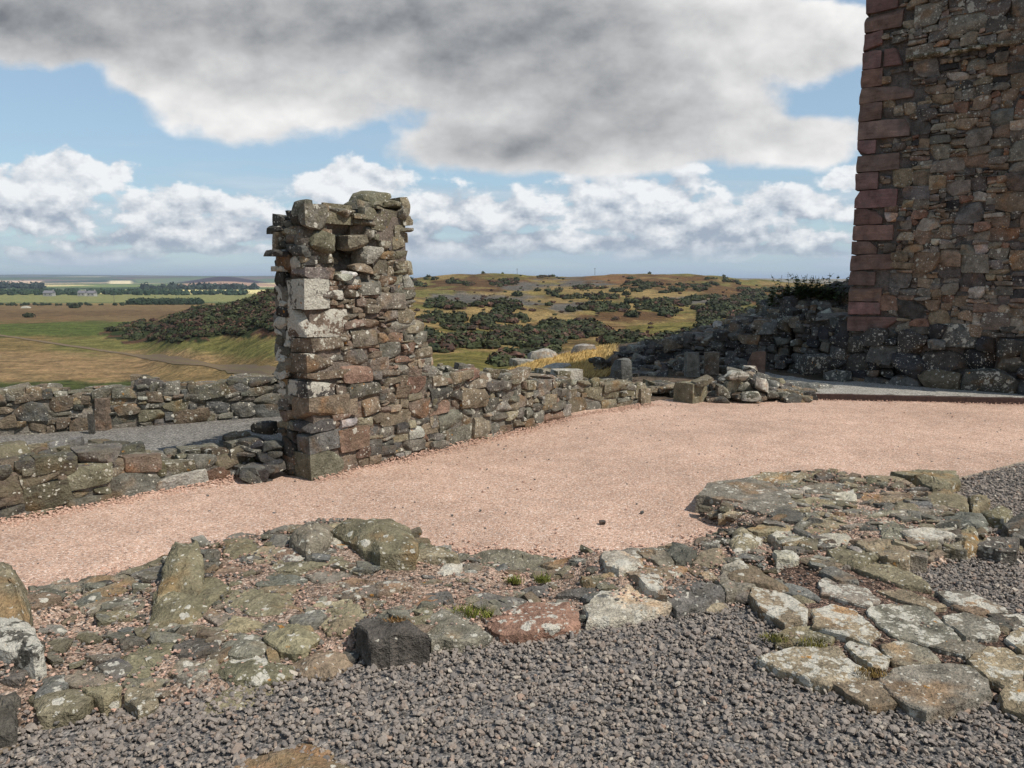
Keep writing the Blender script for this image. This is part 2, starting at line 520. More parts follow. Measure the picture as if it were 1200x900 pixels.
# ------------------------------------------------------------------ world
def make_world():
    w = bpy.data.worlds.new('World'); bpy.context.scene.world = w; w.use_nodes = True
    N = NT(w.node_tree)
    d = N.n('ShaderNodeTexCoord').outputs['Generated']
    x, y, z = N.sep(d)[:3]
    ay = N.m('MAXIMUM', N.m('ABSOLUTE', y), .08)
    U = N.m('DIVIDE', x, ay); V = N.m('DIVIDE', z, ay)
    sky = N.n('ShaderNodeTexSky', sky_type='NISHITA', sun_disc=False, sun_elevation=SUN_EL, sun_rotation=SUN_AZ, altitude=200., air_density=1., dust_density=.6, ozone_density=1.6)
    blue = sky.outputs[0]
    def P(sx, sy, ox=0., oy=0., oz=0.):
        return N.xyz(N.m('MULTIPLY', N.m('ADD', U, ox), sx), N.m('MULTIPLY', N.m('ADD', V, oy), sy), oz)
    wn = N.n('ShaderNodeTexNoise'); wn.inputs['Scale'].default_value = 5.; wn.inputs['Detail'].default_value = 3
    N.l(P(1., 1.6), wn.inputs['Vector'])
    ws = N.sep(N.vm('SCALE', N.vm('SUBTRACT', wn.outputs['Color'], (.5, .5, .5)), .11))
    Uw = N.m('ADD', U, ws[0]); Vw = N.m('ADD', V, N.m('MULTIPLY', ws[1], .7))
    Pw = N.xyz(Uw, Vw)
    def ell(px, py, rx, ry):
        cu, cv = UV(px, py)
        o = N.n('ShaderNodeVectorMath', operation='MULTIPLY_ADD')
        N.l(Pw, o.inputs[0]); o.inputs[1].default_value = (FOC / rx, FOC / ry, 0); o.inputs[2].default_value = (-cu * FOC / rx, -cv * FOC / ry, 0)
        q = N.n('ShaderNodeVectorMath', operation='LENGTH'); N.l(o.outputs[0], q.inputs[0])
        return N.m('SUBTRACT', 1., q.outputs['Value'])
    def union(L):
        t = None
        for e in L:
            t = e if t is None else N.m('SMOOTH_MAX', t, e, .25)
        return t
    lump = N.noise(P(6., 9., oz=3.), 1., 8, .55)
    lump_s = N.noise(P(6., 9., .016, .03, 3.), 1., 8, .55)
    fine = N.noise(P(24., 30., oz=9.), 1., 4, .55)
    soft = N.noise(P(2.2, 4.6, oz=5.), 1., 4, .5)
    light = N.m('SUBTRACT', lump, lump_s)
    dark = union([ell(400, 0, 400, 100), ell(600, 70, 240, 90), ell(615, 165, 175, 48), ell(130, 15, 300, 62), ell(690, 30, 150, 90), ell(150, -220, 900, 170)])
    pale = union([ell(320, 110, 150, 62), ell(770, 130, 170, 84), ell(900, 158, 170, 38), ell(840, 35, 150, 74), ell(950, 40, 110, 46), ell(195, 72, 70, 45), ell(700, 180, 240, 34), dark])
    D = N.m('ADD', pale, N.m('MULTIPLY', N.m('SUBTRACT', lump, .5), 1.15))
    D = N.m('ADD', D, N.m('MULTIPLY', N.m('SUBTRACT', fine, .5), .30))
    a2 = N.ss(D, .02, .30)
    dk = N.ss(N.m('ADD', N.m('ADD', dark, N.m('MULTIPLY', N.m('SUBTRACT', soft, .5), .6)), N.m('MULTIPLY', N.m('SUBTRACT', lump, .5), .2)), -.20, .88)
    low = union([ell(60, 205, 100, 30), ell(10, 240, 120, 34), ell(225, 240, 130, 26), ell(420, 218, 90, 30), ell(560, 250, 120, 26), ell(740, 236, 130, 36), ell(830, 262, 140, 26), ell(930, 240, 90, 24), ell(1000, 206, 46, 20), ell(300, 270, 300, 18), ell(700, 280, 340, 16), ell(1250, 230, 240, 60), ell(-200, 220, 190, 60), ell(160, 292, 220, 13), ell(500, 290, 200, 14), ell(860, 296, 220, 13)])
    lumpc = N.noise(P(20., 30., oz=7.), 1., 7, .55)
    lumpc_s = N.noise(P(20., 30., .006, .013, 7.), 1., 7, .55)
    D1 = N.m('ADD', low, N.m('MULTIPLY', N.m('SUBTRACT', lumpc, .5), 2.0))
    a1 = N.m('MULTIPLY', N.ss(D1, .05, .34), N.ss(V, .010, .05))
    lightc = N.m('SUBTRACT', lumpc, lumpc_s)
    veil = N.noise(P(4., 30., oz=2.), 1., 5, .58)
    vh = N.ss(V, .21, .02)
    av = N.m('MULTIPLY', N.m('MULTIPLY', N.ss(veil, .36, .62), vh), .85)
    K = 9.
    vcol = N.mix(N.ss(veil, .42, .68), (.33 * K, .41 * K, .52 * K, 1), (.60 * K, .64 * K, .70 * K, 1))
    blue = N.mix(.42, N.mix(1., blue, (.88, 1.0, .98, 1), 'MULTIPLY'), (.46 * K, .58 * K, .72 * K, 1))
    col = N.mix(av, blue, vcol)
    hz = N.m('MULTIPLY', N.ss(V, .10, -.01), .55)
    col = N.mix(hz, col, (.42 * K, .52 * K, .64 * K, 1))
    base1 = N.ss(N.m('ADD', V, N.m('MULTIPLY', N.m('SUBTRACT', lumpc, .5), .16)), .03, .115)
    b1 = N.m('ADD', N.m('ADD', .22, N.m('MULTIPLY', base1, .58)), N.m('MULTIPLY', lightc, 2.6), clamp=True)
    c1 = N.mix(b1, (.34 * K, .39 * K, .47 * K, 1), (.86 * K, .87 * K, .88 * K, 1))
    col = N.mix(N.m('MULTIPLY', a1, .93), col, c1)
    b2 = N.m('ADD', N.mr(D, .1, 1.0, .80, .62), N.m('MULTIPLY', light, 1.35), clamp=True)
    b2 = N.m('MULTIPLY', b2, N.mr(dk, 0, 1, 1., .42))
    b2 = N.m('ADD', b2, N.m('MULTIPLY', N.m('MULTIPLY', light, dk), .7), clamp=True)
    c2 = N.mix(b2, (.13 * K, .145 * K, .165 * K, 1), (.88 * K, .87 * K, .86 * K, 1))
    col = N.mix(a2, col, c2)
    col = N.mix(N.ss(z, -.01, -.05), col, (2., 1.9, 1.6, 1))
    bg = N.n('ShaderNodeBackground'); bg.inputs[1].default_value = .10
    N.l(col, bg.inputs[0])
    o = N.n('ShaderNodeOutputWorld'); N.l(bg.outputs[0], o.inputs[0])
make_world()
bpy.context.scene.world.cycles.sampling_method = 'MANUAL'; bpy.context.scene.world.cycles.sample_map_resolution = 256

sun = bpy.data.lights.new('sun', 'SUN'); sun.energy = 4.0; sun.angle = math.radians(.5); sun.color = (1., .955, .88)
so = bpy.data.objects.new('sun', sun); C.objects.link(so)
sd_ = Vector((math.sin(SUN_AZ) * math.cos(SUN_EL), math.cos(SUN_AZ) * math.cos(SUN_EL), math.sin(SUN_EL)))
so.rotation_euler = sd_.to_track_quat('Z', 'Y').to_euler()
so.location = (20, -15, 40)

cam = bpy.data.cameras.new('camera'); cam.sensor_width = 36; cam.lens = FOC / 1200 * 36; cam.clip_start = .05; cam.clip_end = 40000
co = bpy.data.objects.new('camera', cam); C.objects.link(co)
co.location = (0, 0, EYE); co.rotation_euler = (math.pi / 2 - PITCH, 0, 0)
S = bpy.context.scene
S.camera = co
S.render.engine = 'CYCLES'
S.view_settings.view_transform = 'Standard'; S.view_settings.look = 'None'; S.view_settings.gamma = 1; S.view_settings.exposure = 0.28
S.cycles.use_denoising = True
S.cycles.max_bounces = 5; S.cycles.diffuse_bounces = 2; S.cycles.glossy_bounces = 2; S.cycles.volume_bounces = 0
S.cycles.caustics_reflective = False; S.cycles.caustics_refractive = False

# ------------------------------------------------------------------ terrain
DL = np.array([0, 9, 12, 14, 16, 22, 26, 30, 45, 70, 110, 170, 250, 330, 450, 700, 1200, 2500, 5000, 9000, 14000.])
TAB = {
    -400: [-.06, -.06, -.3, -.8, -1.5, -4, -5.5, -7, -11, -13.5, -14, -14, -14, -14, -14, -14, -14, -13, -9, 46, 10],
    150:  [-.06, -.06, -.3, -.8, -1.5, -4, -5.5, -7, -11, -13.5, -14, -13.6, -11.5, -14, -14, -14, -14, -13, -9, 44, 10],
    240:  [-.06, -.06, -.3, -.8, -1.5, -4, -5.5, -7, -10, -11.5, -11.5, -6.0, -6.6, -13, -14, -14, -14, -13, -9, 42, 10],
    330:  [-.06, -.06, -.3, -.8, -1.5, -3, -4, -5, -6.6, -7.6, -6.9, -.5, -4, -11, -14, -14, -14, -13, -9, 40, 10],
    430:  [-.06, -.06, -.3, -.8, -1.5, -2.5, -3, -3.5, -5, -6.0, -6.2, -2.5, -3, -3, 1, -10, -14, -13, -9, 10, 0],
    540:  [-.06, -.06, -.2, -.5, -.9, -1.7, -2.1, -2.5, -3.4, -4.5, -5.4, -5.5, -4.1, -.4, 5.0, -6, -14, -14, -14, -14, -14],
    590:  [-.06, -.06, -.1, -.3, -.5, -.95, -1.15, -1.6, -4.0, -4.6, -5.5, -5.8, -4.2, -.6, 6.3, -6, -14, -14, -14, -14, -14],
    640:  [-.06, -.06, -.1, -.3, -.5, -.86, -1.0, -1.2, -4.5, -4.9, -5.9, -6.2, -4.6, -1.6, 4.3, -6, -14, -14, -14, -14, -14],
    700:  [-.06, -.06, -.1, -.1, -.2, -.6, -.7, -.75, -4.2, -5.0, -6.1, -6.2, -4.8, -1.7, 4.6, -6, -14, -14, -14, -14, -14],
    760:  [-.06, -.06, -.02, .02, .16, .1, -.3, -.6, -3.8, -5.4, -6.3, -6.4, -4.6, -1.4, 5.2, -6, -14, -14, -14, -14, -14],
    830:  [-.06, -.06, -.02, .05, .5, .4, .0, -.3, -3.5, -5.4, -6.3, -6.6, -5.0, -2.2, 3.8, -6, -14, -14, -14, -14, -14],
    880:  [-.06, -.06, -.02, .06, .85, .8, .5, .1, -3.2, -5.4, -6.3, -6.8, -6.0, -3.4, 0.4, -8, -14, -14, -14, -14, -14],
    930:  [-.06, -.06, -.02, .1, 1.32, 1.3, .9, .4, -3, -5.4, -6.3, -6.8, -6.0, -3.4, -.6, -8, -14, -14, -14, -14, -14],
    990:  [-.06, -.06, -.05, .35, 1.55, 1.5, 1.1, .6, -2, -5, -6.3, -6.8, -6, -3.6, -1.6, -8, -14, -14, -14, -14, -14],
    1200: [-.06, -.06, -.05, .3, 1.2, 1.3, 1.0, .6, -2, -5, -6.3, -7, -6, -5, -3, -8, -14, -14, -14, -14, -14],
    1600: [-.06, -.06, -.05, .0, .3, .3, 0, -.5, -3, -5, -6.3, -7, -7, -7, -7, -10, -14, -14, -14, -14, -14],
}
TX = np.array(sorted(TAB)); TZ = np.array([TAB[k] for k in sorted(TAB)]); LD = np.log(DL + 3.)
def terrain_h(x, y):
    x = np.asarray(x, float); y = np.asarray(y, float)
    r = np.hypot(x, y)
    az = np.arctan2(x, y)
    d = np.where(np.abs(az) < 1.0, y, r * math.cos(1.0))
    d = np.maximum(d, 0)
    u = np.tan(np.clip(az, -1.0, 1.0))
    px = np.clip(600 + u * 909, TX[0], TX[-1] - 1e-3)
    i = np.clip(np.searchsorted(TX, px, 'right') - 1, 0, len(TX) - 2)
    fx = (px - TX[i]) / (TX[i + 1] - TX[i]); fx = fx * fx * (3 - 2 * fx)
    ld = np.clip(np.log(d + 3.), LD[0], LD[-1] - 1e-6)
    j = np.clip(np.searchsorted(LD, ld, 'right') - 1, 0, len(LD) - 2)
    fy = (ld - LD[j]) / (LD[j + 1] - LD[j]); fy = fy * fy * (3 - 2 * fy) * .5 + fy * .5
    z = (TZ[i, j] * (1 - fx) + TZ[i + 1, j] * fx) * (1 - fy) + (TZ[i, j + 1] * (1 - fx) + TZ[i + 1, j + 1] * fx) * fy
    amp = np.clip((d - 16) / 60, 0, 1)
    right = sstep(380, 560, px) * (1 - sstep(600, 1500, d))
    z = z + amp * (fbm2(x, y, 46., 5, 1.) * (.5 + 2.6 * right) + fbm2(x, y, 9., 3, 5.) * (.1 + .35 * right))
    z = z + (1 - sstep(500, 900, d)) * 0
    far = sstep(1500, 3000, d)
    z = z + far * fbm2(x, y, 1800., 3, 8.) * 9 + sstep(4500, 8000, d) * fbm2(x, y, 2600., 3, 3.) * 42 + sstep(3900, 5000, d) * (1 - sstep(5600, 7000, d)) * (16 + 30 * fbm2(x, y, 1500., 3, 12.))
    bx = np.exp(-((px - 262) / 42) ** 2 - ((d - 3200) / 600) ** 2)
    z = z + bx * 29
    return z

def terrain_hits(px, py, dmin=14, dmax=9000, n=240):
    px = np.atleast_1d(np.asarray(px, float)); py = np.atleast_1d(np.asarray(py, float))
    out = np.full((len(px), 3), np.nan)
    ts = np.geomspace(dmin, dmax, n)
    for a in range(0, len(px), 1500):
        dx = (px[a:a + 1500] - 600) / FOC; up = (450 - py[a:a + 1500]) / FOC
        fy = CP + up * SP; u = dx / fy; v = (-SP + up * CP) / fy
        G = (EYE + v[:, None] * ts[None]) - terrain_h(u[:, None] * ts[None], np.broadcast_to(ts[None], (len(u), n)))
        below = G < 0
        k = np.argmax(below, 1)
        ok = below.any(1) & (k > 0)
        kk = np.maximum(k, 1); r = np.arange(len(u))
        g0, g1 = G[r, kk - 1], G[r, kk]
        f = g0 / np.maximum(g0 - g1, 1e-9)
        t = ts[kk - 1] + (ts[kk] - ts[kk - 1]) * f
        X = u * t; Z = terrain_h(X, t)
        res = np.stack([X, t, Z], 1); res[~ok] = np.nan
        out[a:a + 1500] = res
    return out

def terrain_hit(px, py, dmin=14, dmax=9000):
    h = terrain_hits([px], [py], dmin, dmax, 600)[0]
    return None if np.isnan(h[0]) else h

def build_terrain():
    az = np.concatenate([np.radians(np.linspace(-180, -52, 40, endpoint=False)), np.radians(np.linspace(-52, 52, 760)), np.radians(np.linspace(52, 180, 40, endpoint=False))[1:]])
    r = np.concatenate([[.4, 3, 6], np.geomspace(9, 15500, 440)])
    A, R = np.meshgrid(az, r)
    X, Y = R * np.sin(A), R * np.cos(A)
    Zt = terrain_h(X, Y)
    px, py = project(X, np.maximum(Y, .1), Zt)
    d = np.maximum(Y, R * .5)
    # land cover
    def c(*a): return np.array(a)
    straw, gold, green, dgreen = c(.21, .146, .062), c(.52, .34, .115), c(.105, .106, .032), c(.042, .052, .016)
    brack, mauve, peat = c(.095, .054, .026), c(.105, .092, .078), c(.08, .05, .035)
    def blend(base, colr, m): return base + (colr - base) * m[..., None]
    n1 = fbm2(X, Y, 30., 5, 2.); n2 = fbm2(X, Y, 7., 4, 3.); n3 = fbm2(X, Y, 70., 4, 7.)
    nd = fbm(np.stack([A * 24, np.log(R) * 26, np.zeros_like(A)], -1), 5); nd2 = fbm(np.stack([A * 60, np.log(R) * 60, np.ones_like(A) * 4], -1), 4)
    col = np.broadcast_to(straw, X.shape + (3,)).copy()
    col = blend(col, green, .75 * sstep(-.12, .25, n1 + .4 * nd))
    col = blend(col, brack, .75 * sstep(.02, .3, nd * .8 + n2 * .5))
    col = blend(col, gold * .5, .4 * sstep(.1, .35, nd2))
    # the left plain
    L = 1 - sstep(340, 440, px)
    def band(y0, y1, colr, k=1., soft=3., xa=-9e3, xb=9e3, wob=3.):
        yy = py + nd * wob + nd2 * wob * .5
        m = sstep(y0 - soft, y0 + soft, yy) * (1 - sstep(y1 - soft, y1 + soft, yy)) * L * k * sstep(xa - 15, xa + 15, px) * (1 - sstep(xb - 15, xb + 15, px))
        nonlocal col
        col = blend(col, colr, m)
    band(392, 470, straw * .80, .9, wob=6)
    band(398, 418, green * 1.1, .75, 4, 60, 400, wob=8)
    band(412, 447, c(.24, .155, .08), .8, 6, -400, 260, wob=8)
    band(425, 470, straw * .9, .6, 6, 180, 420, wob=10)
    band(446, 480, dgreen * 1.2, .95, 3, -600, 185, wob=7)
    band(376, 395, c(.075, .092, .026), .95, 2, -600, 205, wob=4)
    band(357, 377, c(.155, .102, .052), .95, 1.5, wob=4)
    band(364, 371, c(.10, .06, .03), .6, 2, wob=5)
    band(371, 377, c(.15, .09, .045), .7, 2, -500, 90, wob=4)
    # fields far away
    farm = sstep(520, 560, d) * L
    cell = 330.
    gx, gy = X / cell + .35 * fbm2(X, Y, 900., 2, 3.), Y / (cell * 1.5) + .35 * fbm2(X, Y, 900., 2, 5.)
    best = np.full(X.shape, 9e9); cid = np.zeros(X.shape)
    ix, iy = np.floor(gx).astype(int), np.floor(gy).astype(int)
    for a in (-1, 0, 1):
        for b in (-1, 0, 1):
            hx = (_hash(ix + a, iy + b, np.zeros_like(ix)) + 1) / 2; hy = (_hash(ix + a, iy + b, np.ones_like(ix)) + 1) / 2
            dd = np.abs(gx - ix - a - hx) + np.abs(gy - iy - b - hy)
            k = dd < best
            cid = np.where(k, (_hash(ix + a, iy + b, np.full_like(ix, 5)) + 1) / 2, cid); best = np.where(k, dd, best)
    FC = np.array([(.50, .40, .20), (.16, .19, .07), (.10, .13, .05), (.24, .24, .10), (.05, .07, .04), (.19, .13, .09), (.13, .15, .08), (.45, .33, .2)])
    fcol = FC[np.clip((cid * len(FC)).astype(int), 0, len(FC) - 1)]
    col = blend(col, fcol, farm[..., None][..., 0])
    m = farm * (1 - sstep(880, 900, d)); col = blend(col, c(.19, .185, .075), m)                       # pale green pasture
    m = farm * (1 - sstep(535, 575, d)); col = blend(col, c(.07, .10, .05), m)
    m = farm * sstep(980, 1000, d) * (1 - sstep(1240, 1280, d)) * sstep(120, 135, px); col = blend(col, c(.62, .52, .24), m)
    col = blend(col, c(.055, .065, .055), .75 * sstep(3900, 5200, d) * L * sstep(-.35, .1, n3 * 0 + fbm2(X, Y, 1500., 3, 9.)))
    bx = np.exp(-((px - 262) / 46) ** 2 - ((d - 3200) / 650) ** 2)
    col = blend(col, c(.055, .038, .045), sstep(.12, .3, bx) * L)
    m = sstep(2000, 2100, d) * (1 - sstep(2550, 2650, d)) * sstep(200, 206, px) * L; col = blend(col, c(.36, .22, .15), m)
    m = sstep(3000, 3200, d) * (1 - sstep(4200, 4400, d)) * (1 - sstep(48, 53, px)) * L; col = blend(col, c(.62, .42, .28), m)
    m = sstep(3000, 3200, d) * (1 - sstep(4200, 4400, d)) * sstep(126, 130, px) * (1 - sstep(153, 156, px)) * L; col = blend(col, c(.72, .58, .34), m)
    # hill on the right: heather and scree patches
    def spot(cx, cy, rx, ry, colr, k=1.):
        nonlocal col
        e = 1 - np.sqrt(((px - cx) / rx) ** 2 + ((py - cy) / ry) ** 2) + nd * .9 + nd2 * .45
        col = blend(col, colr, k * sstep(-.05, .3, e) * (d > 18) * (Y > 5))
    for s in [(540, 350, 40, 10, mauve), (590, 352, 45, 10, mauve), (600, 333, 60, 6, brack * 1.25), (560, 333, 60, 9, brack), (625, 335, 40, 6, mauve), (668, 362, 22, 8, mauve),
              (700, 333, 45, 8, mauve), (760, 330, 70, 8, brack * 1.2), (850, 342, 50, 9, brack * 1.1), (800, 352, 40, 7, mauve), (740, 372, 60, 8, brack * 1.1),
              (700, 385, 40, 7, brack * 1.5), (720, 326, 25, 5, c(.16, .085, .04)), (900, 350, 60, 8, brack * 1.3), (640, 372, 30, 6, straw * 1.1), (690, 340, 60, 5, straw),
              (560, 364, 70, 4, straw * 1.05), (540, 425, 60, 18, c(.135, .112, .034)), (560, 388, 50, 4, c(.13, .105, .034)), (790, 385, 60, 9, c(.14, .115, .036)), (770, 345, 60, 4, straw * 1.1), (660, 418, 40, 6, mauve)]:
        spot(*s)
    # heathery spur left of the pillar
    spr = inpoly(px + nd * 14, py + nd2 * 9, [(112, 392), (175, 378), (215, 366), (255, 352), (340, 338), (430, 330), (430, 396), (330, 392), (250, 398), (160, 402)]) & (d > 90) & (d < 300)
    spc = np.where((nd + nd2 * .6 > .03)[..., None], c(.08, .043, .026), c(.035, .042, .016))
    col = np.where(spr[..., None], spc, col)
    # gold dry grass just below the court
    gm = inpoly(px + nd * 8, py + nd2 * 4, [(560, 450), (590, 436), (625, 424), (690, 407), (725, 402), (725, 450)]) & (d > 15) & (d < 36)
    col = np.where(gm[..., None], gold * 1.05, col)
    near = (d < 15.5)
    col = np.where(near[..., None], c(.10, .075, .055), col)
    mnd = (px > 705) & (d >= 12) & (d < 34)
    col = np.where(mnd[..., None], c(.085, .065, .048) * (1 + .5 * n2[..., None]), col)
    V = np.stack([X, Y, Zt], -1).reshape(-1, 3)
    nr, na = X.shape
    i = np.arange(nr - 1)[:, None] * na; j = np.arange(na)[None]; j2 = (j + 1) % na
    q = np.stack([i + j, i + j2, i + na + j2, i + na + j], -1).reshape(-1, 4)[:, ::-1]
    mb = MB()
    mb.add(V, q, col=np.clip(col.reshape(-1, 3), .01, .8))
    m, N = mat('moorland')
    a = N.n('ShaderNodeAttribute', attribute_name='Col')
    pos = N.n('ShaderNodeNewGeometry').outputs['Position']
    f = N.noise(pos, 1.6, 5, .65); g = N.noise(pos, .22, 5, .6)
    st = N.noise(N.vm('MULTIPLY', pos, (.35, .9, 1.)), .55, 5, .65)
    cc = N.mix(1., a.outputs['Color'], N.mr(f, .3, .7, .45, 1.55), 'MULTIPLY')
    cc = N.mix(1., cc, N.mr(g, .3, .7, .68, 1.32), 'MULTIPLY')
    cc = N.mix(1., cc, N.mix(N.ss(st, .38, .62), (.78, .82, .80, 1), (1.20, 1.16, 1.14, 1)), 'MULTIPLY')
    N.out(cc, .95, N.m('ADD', f, N.m('ADD', N.m('MULTIPLY', g, 3.), st)), .9, .5, .05)
    o = mb.build('terrain', m, origin=(0, 0, 0), sharp=None)
    tag(o, 'moorland and farmland falling away beyond the court', 'terrain', kind='structure')
build_terrain()

# track across the left pasture
def build_track():
    pts = [terrain_hit(x, y, 60, 400) for x, y in [(x, np.interp(x, [-160, 0, 120, 250, 330, 420], [373, 393, 411, 429, 438, 446])) for x in range(-160, 421, 14)]]
    P = np.array([p[:2] for p in pts if p is not None])
    t = np.linspace(0, len(P) - 1, 160); k = np.clip(t.astype(int), 0, len(P) - 2); f = (t - k)[:, None]
    Cn = P[k] * (1 - f) + P[k + 1] * f
    for _ in range(2): Cn[1:-1] = (Cn[:-2] + 2 * Cn[1:-1] + Cn[2:]) / 4
    tg = np.gradient(Cn, axis=0); tg /= np.linalg.norm(tg, axis=1)[:, None]
    nm = np.stack([-tg[:, 1], tg[:, 0]], 1)
    mb = MB()
    cols = [(.14, .10, .048), (.135, .09, .055), (.15, .11, .05), (.135, .09, .055), (.14, .10, .048)]
    V, cl = [], []
    for w, cc in zip((-2.2, -1.2, 0, 1.2, 2.2), cols):
        xy = Cn + nm * (w * .36 + .5 * fbm2(Cn[:, 0], Cn[:, 1], 5., 3, w)[:, None])
        V.append(np.concatenate([xy, (terrain_h(xy[:, 0], xy[:, 1]) + .09)[:, None]], 1)); cl.append(np.tile(cc, (len(Cn), 1)))
    n = len(Cn); q = []
    for a in range(4):
        i = np.arange(n - 1)
        q.append(np.stack([a * n + i, a * n + i + 1, (a + 1) * n + i + 1, (a + 1) * n + i], 1))
    mb.add(np.concatenate(V), np.concatenate(q), col=np.concatenate(cl))
    tag(mb.build('farm_track', MWOOD), 'worn earth track crossing the pasture below the castle', 'track', kind='structure')
build_track()

# ------------------------------------------------------------------ gorse and woods
def bush(mb, p, r, hgt, col, leaves=46, blob=True):
    V, Q = cube_template(2)
    s = V / np.linalg.norm(V, axis=1)[:, None]
    if blob:
        b = s * np.array([r, r, hgt]) * (.80 + .25 * rng.uniform(-1, 1, len(s)))[:, None]
        mb.add(b + np.array(p) + UP * hgt * .35, Q, col=np.asarray(col) * .8, rnd=.5)
    dr = rng.normal(size=(leaves, 3)); dr[:, 2] = np.abs(dr[:, 2]) * .9 - .15; dr /= np.linalg.norm(dr, axis=1)[:, None]
    c = dr * np.array([r, r, hgt]) * rng.uniform(.75, 1.12, (leaves, 1)) + UP * hgt * .35
    a = rng.normal(size=(leaves, 3)); a /= np.linalg.norm(a, axis=1)[:, None]
    bb = np.cross(a, dr); bb /= np.maximum(np.linalg.norm(bb, axis=1), 1e-6)[:, None]
    sz = r * rng.uniform(.13, .26, (leaves, 1))
    v = np.stack([c - a * sz - bb * sz * .6, c + a * sz * .3 - bb * sz, c + a * sz + bb * sz * .5, c - a * sz * .2 + bb * sz], 1).reshape(-1, 3) + np.array(p)
    cl = np.repeat(np.asarray(col)[None] * rng.uniform(.6, 1.7, (leaves, 1)), 4, 0)
    mb.add(v, np.arange(leaves * 4).reshape(-1, 4), col=np.clip(cl, .008, .4), rnd=.3)

GOR = np.array([.034, .039, .015]); HEA = np.array([.058, .034, .022])
def scrub(name, label, cat, spots, dens, size, mixh=.15, dmin=18, leaves=30, dmax=700):
    mb = MB()
    PX, PY = [], []
    for (cx, cy, rx, ry, sl) in spots:
        n = int(dens * rx * ry)
        a, rr = rng.uniform(0, 2 * math.pi, n), np.sqrt(rng.uniform(size=n))
        dx = np.cos(a) * rr * rx
        PX.append(cx + dx); PY.append(cy + np.sin(a) * rr * ry + dx * sl)
    PX, PY = np.concatenate(PX), np.concatenate(PY)
    PX = PX + 16 * vnoise(np.stack([PX / 22., PY / 7., np.full_like(PX, 8.)], 1)); PY = PY + 4.5 * vnoise(np.stack([PX / 19., PY / 8., np.full_like(PX, 5.)], 1))
    k = vnoise(np.stack([PX / 13., PY / 5., np.full_like(PX, 3.)], 1)) > -.38
    H = terrain_hits(PX[k], PY[k], dmin, dmax)
    for h in H[~np.isnan(H[:, 0])]:
        sc = rng.uniform(*size) * (1 if h[1] < 150 else 1.3)
        c = (HEA if rng.uniform() < mixh else GOR) * rng.uniform(.6, 1.6) * np.array([1 + rng.uniform(-.1, .18), 1, 1])
        bush(mb, h, sc, sc * rng.uniform(.4, .75), c, leaves=leaves)
    o = mb.build(name, MLEAF, origin=(0, 60, -5), smooth=False)
    tag(o, label, cat, kind='stuff')

scrub('gorse_scrub', 'dark green gorse thickets covering the rough hillside beyond the walls', 'gorse',
      [(549, 378, 62, 7, 0), (575, 372, 30, 4, -.1), (625, 394, 70, 12, -.1), (680, 388, 30, 10, 0), (560, 402, 40, 8, 0), (618, 419, 30, 6, -.32), (735, 400, 30, 7, 0), (506, 402, 16, 12, 0), (697, 363, 26, 6, 0), (775, 363, 28, 4, 0), (865, 368, 44, 13, 0),
       (850, 378, 36, 9, 0), (520, 331, 45, 6, 0), (590, 357, 26, 3.5, 0), (515, 357, 18, 3, 0), (780, 337, 60, 5, 0), (745, 331, 16, 6, 0), (905, 342, 46, 3.5, 0), (850, 330, 24, 4, .15), (640, 346, 12, 3, 0), (690, 336, 18, 3, 0), (590, 331, 35, 3, 0), (640, 324, 24, 2, .1), (880, 352, 50, 5, 0), (760, 352, 35, 2.5, 0), (820, 398, 60, 6, 0), (600, 405, 40, 4, 0), (830, 355, 60, 5, 0), (700, 350, 40, 3, 0)],
      1.15, (.35, 1.35), .2, dmin=40, leaves=16)
scrub('heather_scrub', 'dark heather and gorse cloaking the spur left of the ruined pillar', 'heather',
      [(290, 371, 75, 18, -.1), (215, 385, 85, 9, 0), (330, 352, 80, 12, -.1), (260, 362, 50, 6, -.2), (400, 360, 60, 20, 0), (170, 392, 40, 4, 0), (195, 396, 50, 4, 0)],
        .9, (.35, 1.1), .24, dmin=80, leaves=18, dmax=300)

scrub('bracken_scrub', 'scattered low brown bracken and small gorse over the hillside', 'bracken', [(720, 362, 240, 34, 0), (560, 350, 70, 16, 0), (700, 333, 220, 9, 0)],   .025, (.3, .7), .6, dmin=40, leaves=14)

def woods(name, label, spots):
    mb = MB()
    for (x0, x1, y0, y1, n, hgt, col) in spots:
        H = terrain_hits(rng.uniform(x0, x1, n), rng.uniform(y0, y1, n), 300, 9000)
        for h in H[~np.isnan(H[:, 0])]:
            s = hgt * rng.uniform(.7, 1.25)
            bush(mb, h, s * .62, s * .62, np.array(col) * rng.uniform(.75, 1.3), leaves=14)
    tag(mb.build(name, MLEAF, origin=(-400, 900, -14), smooth=False), label, 'woodland', kind='stuff')
woods('distant_woodland', 'dark belts of trees and hedges between the distant fields', [
    (152, 236, 354.5, 357.2, 190, 3.8, (.022, .034, .016)), (-120, 215, 341, 345.5, 320, 5.5, (.035, .055, .028)), (-120, 110, 342, 346, 120, 5, (.033, .05, .026)),
    (130, 290, 343, 346, 120, 5.5, (.03, .05, .027)), (-120, 50, 337, 338.5, 60, 14, (.03, .04, .03)), (-120, 150, 357.2, 358.2, 90, 2.0, (.03, .04, .02)), (165, 300, 338.6, 339.6, 60, 12, (.03, .04, .03))])

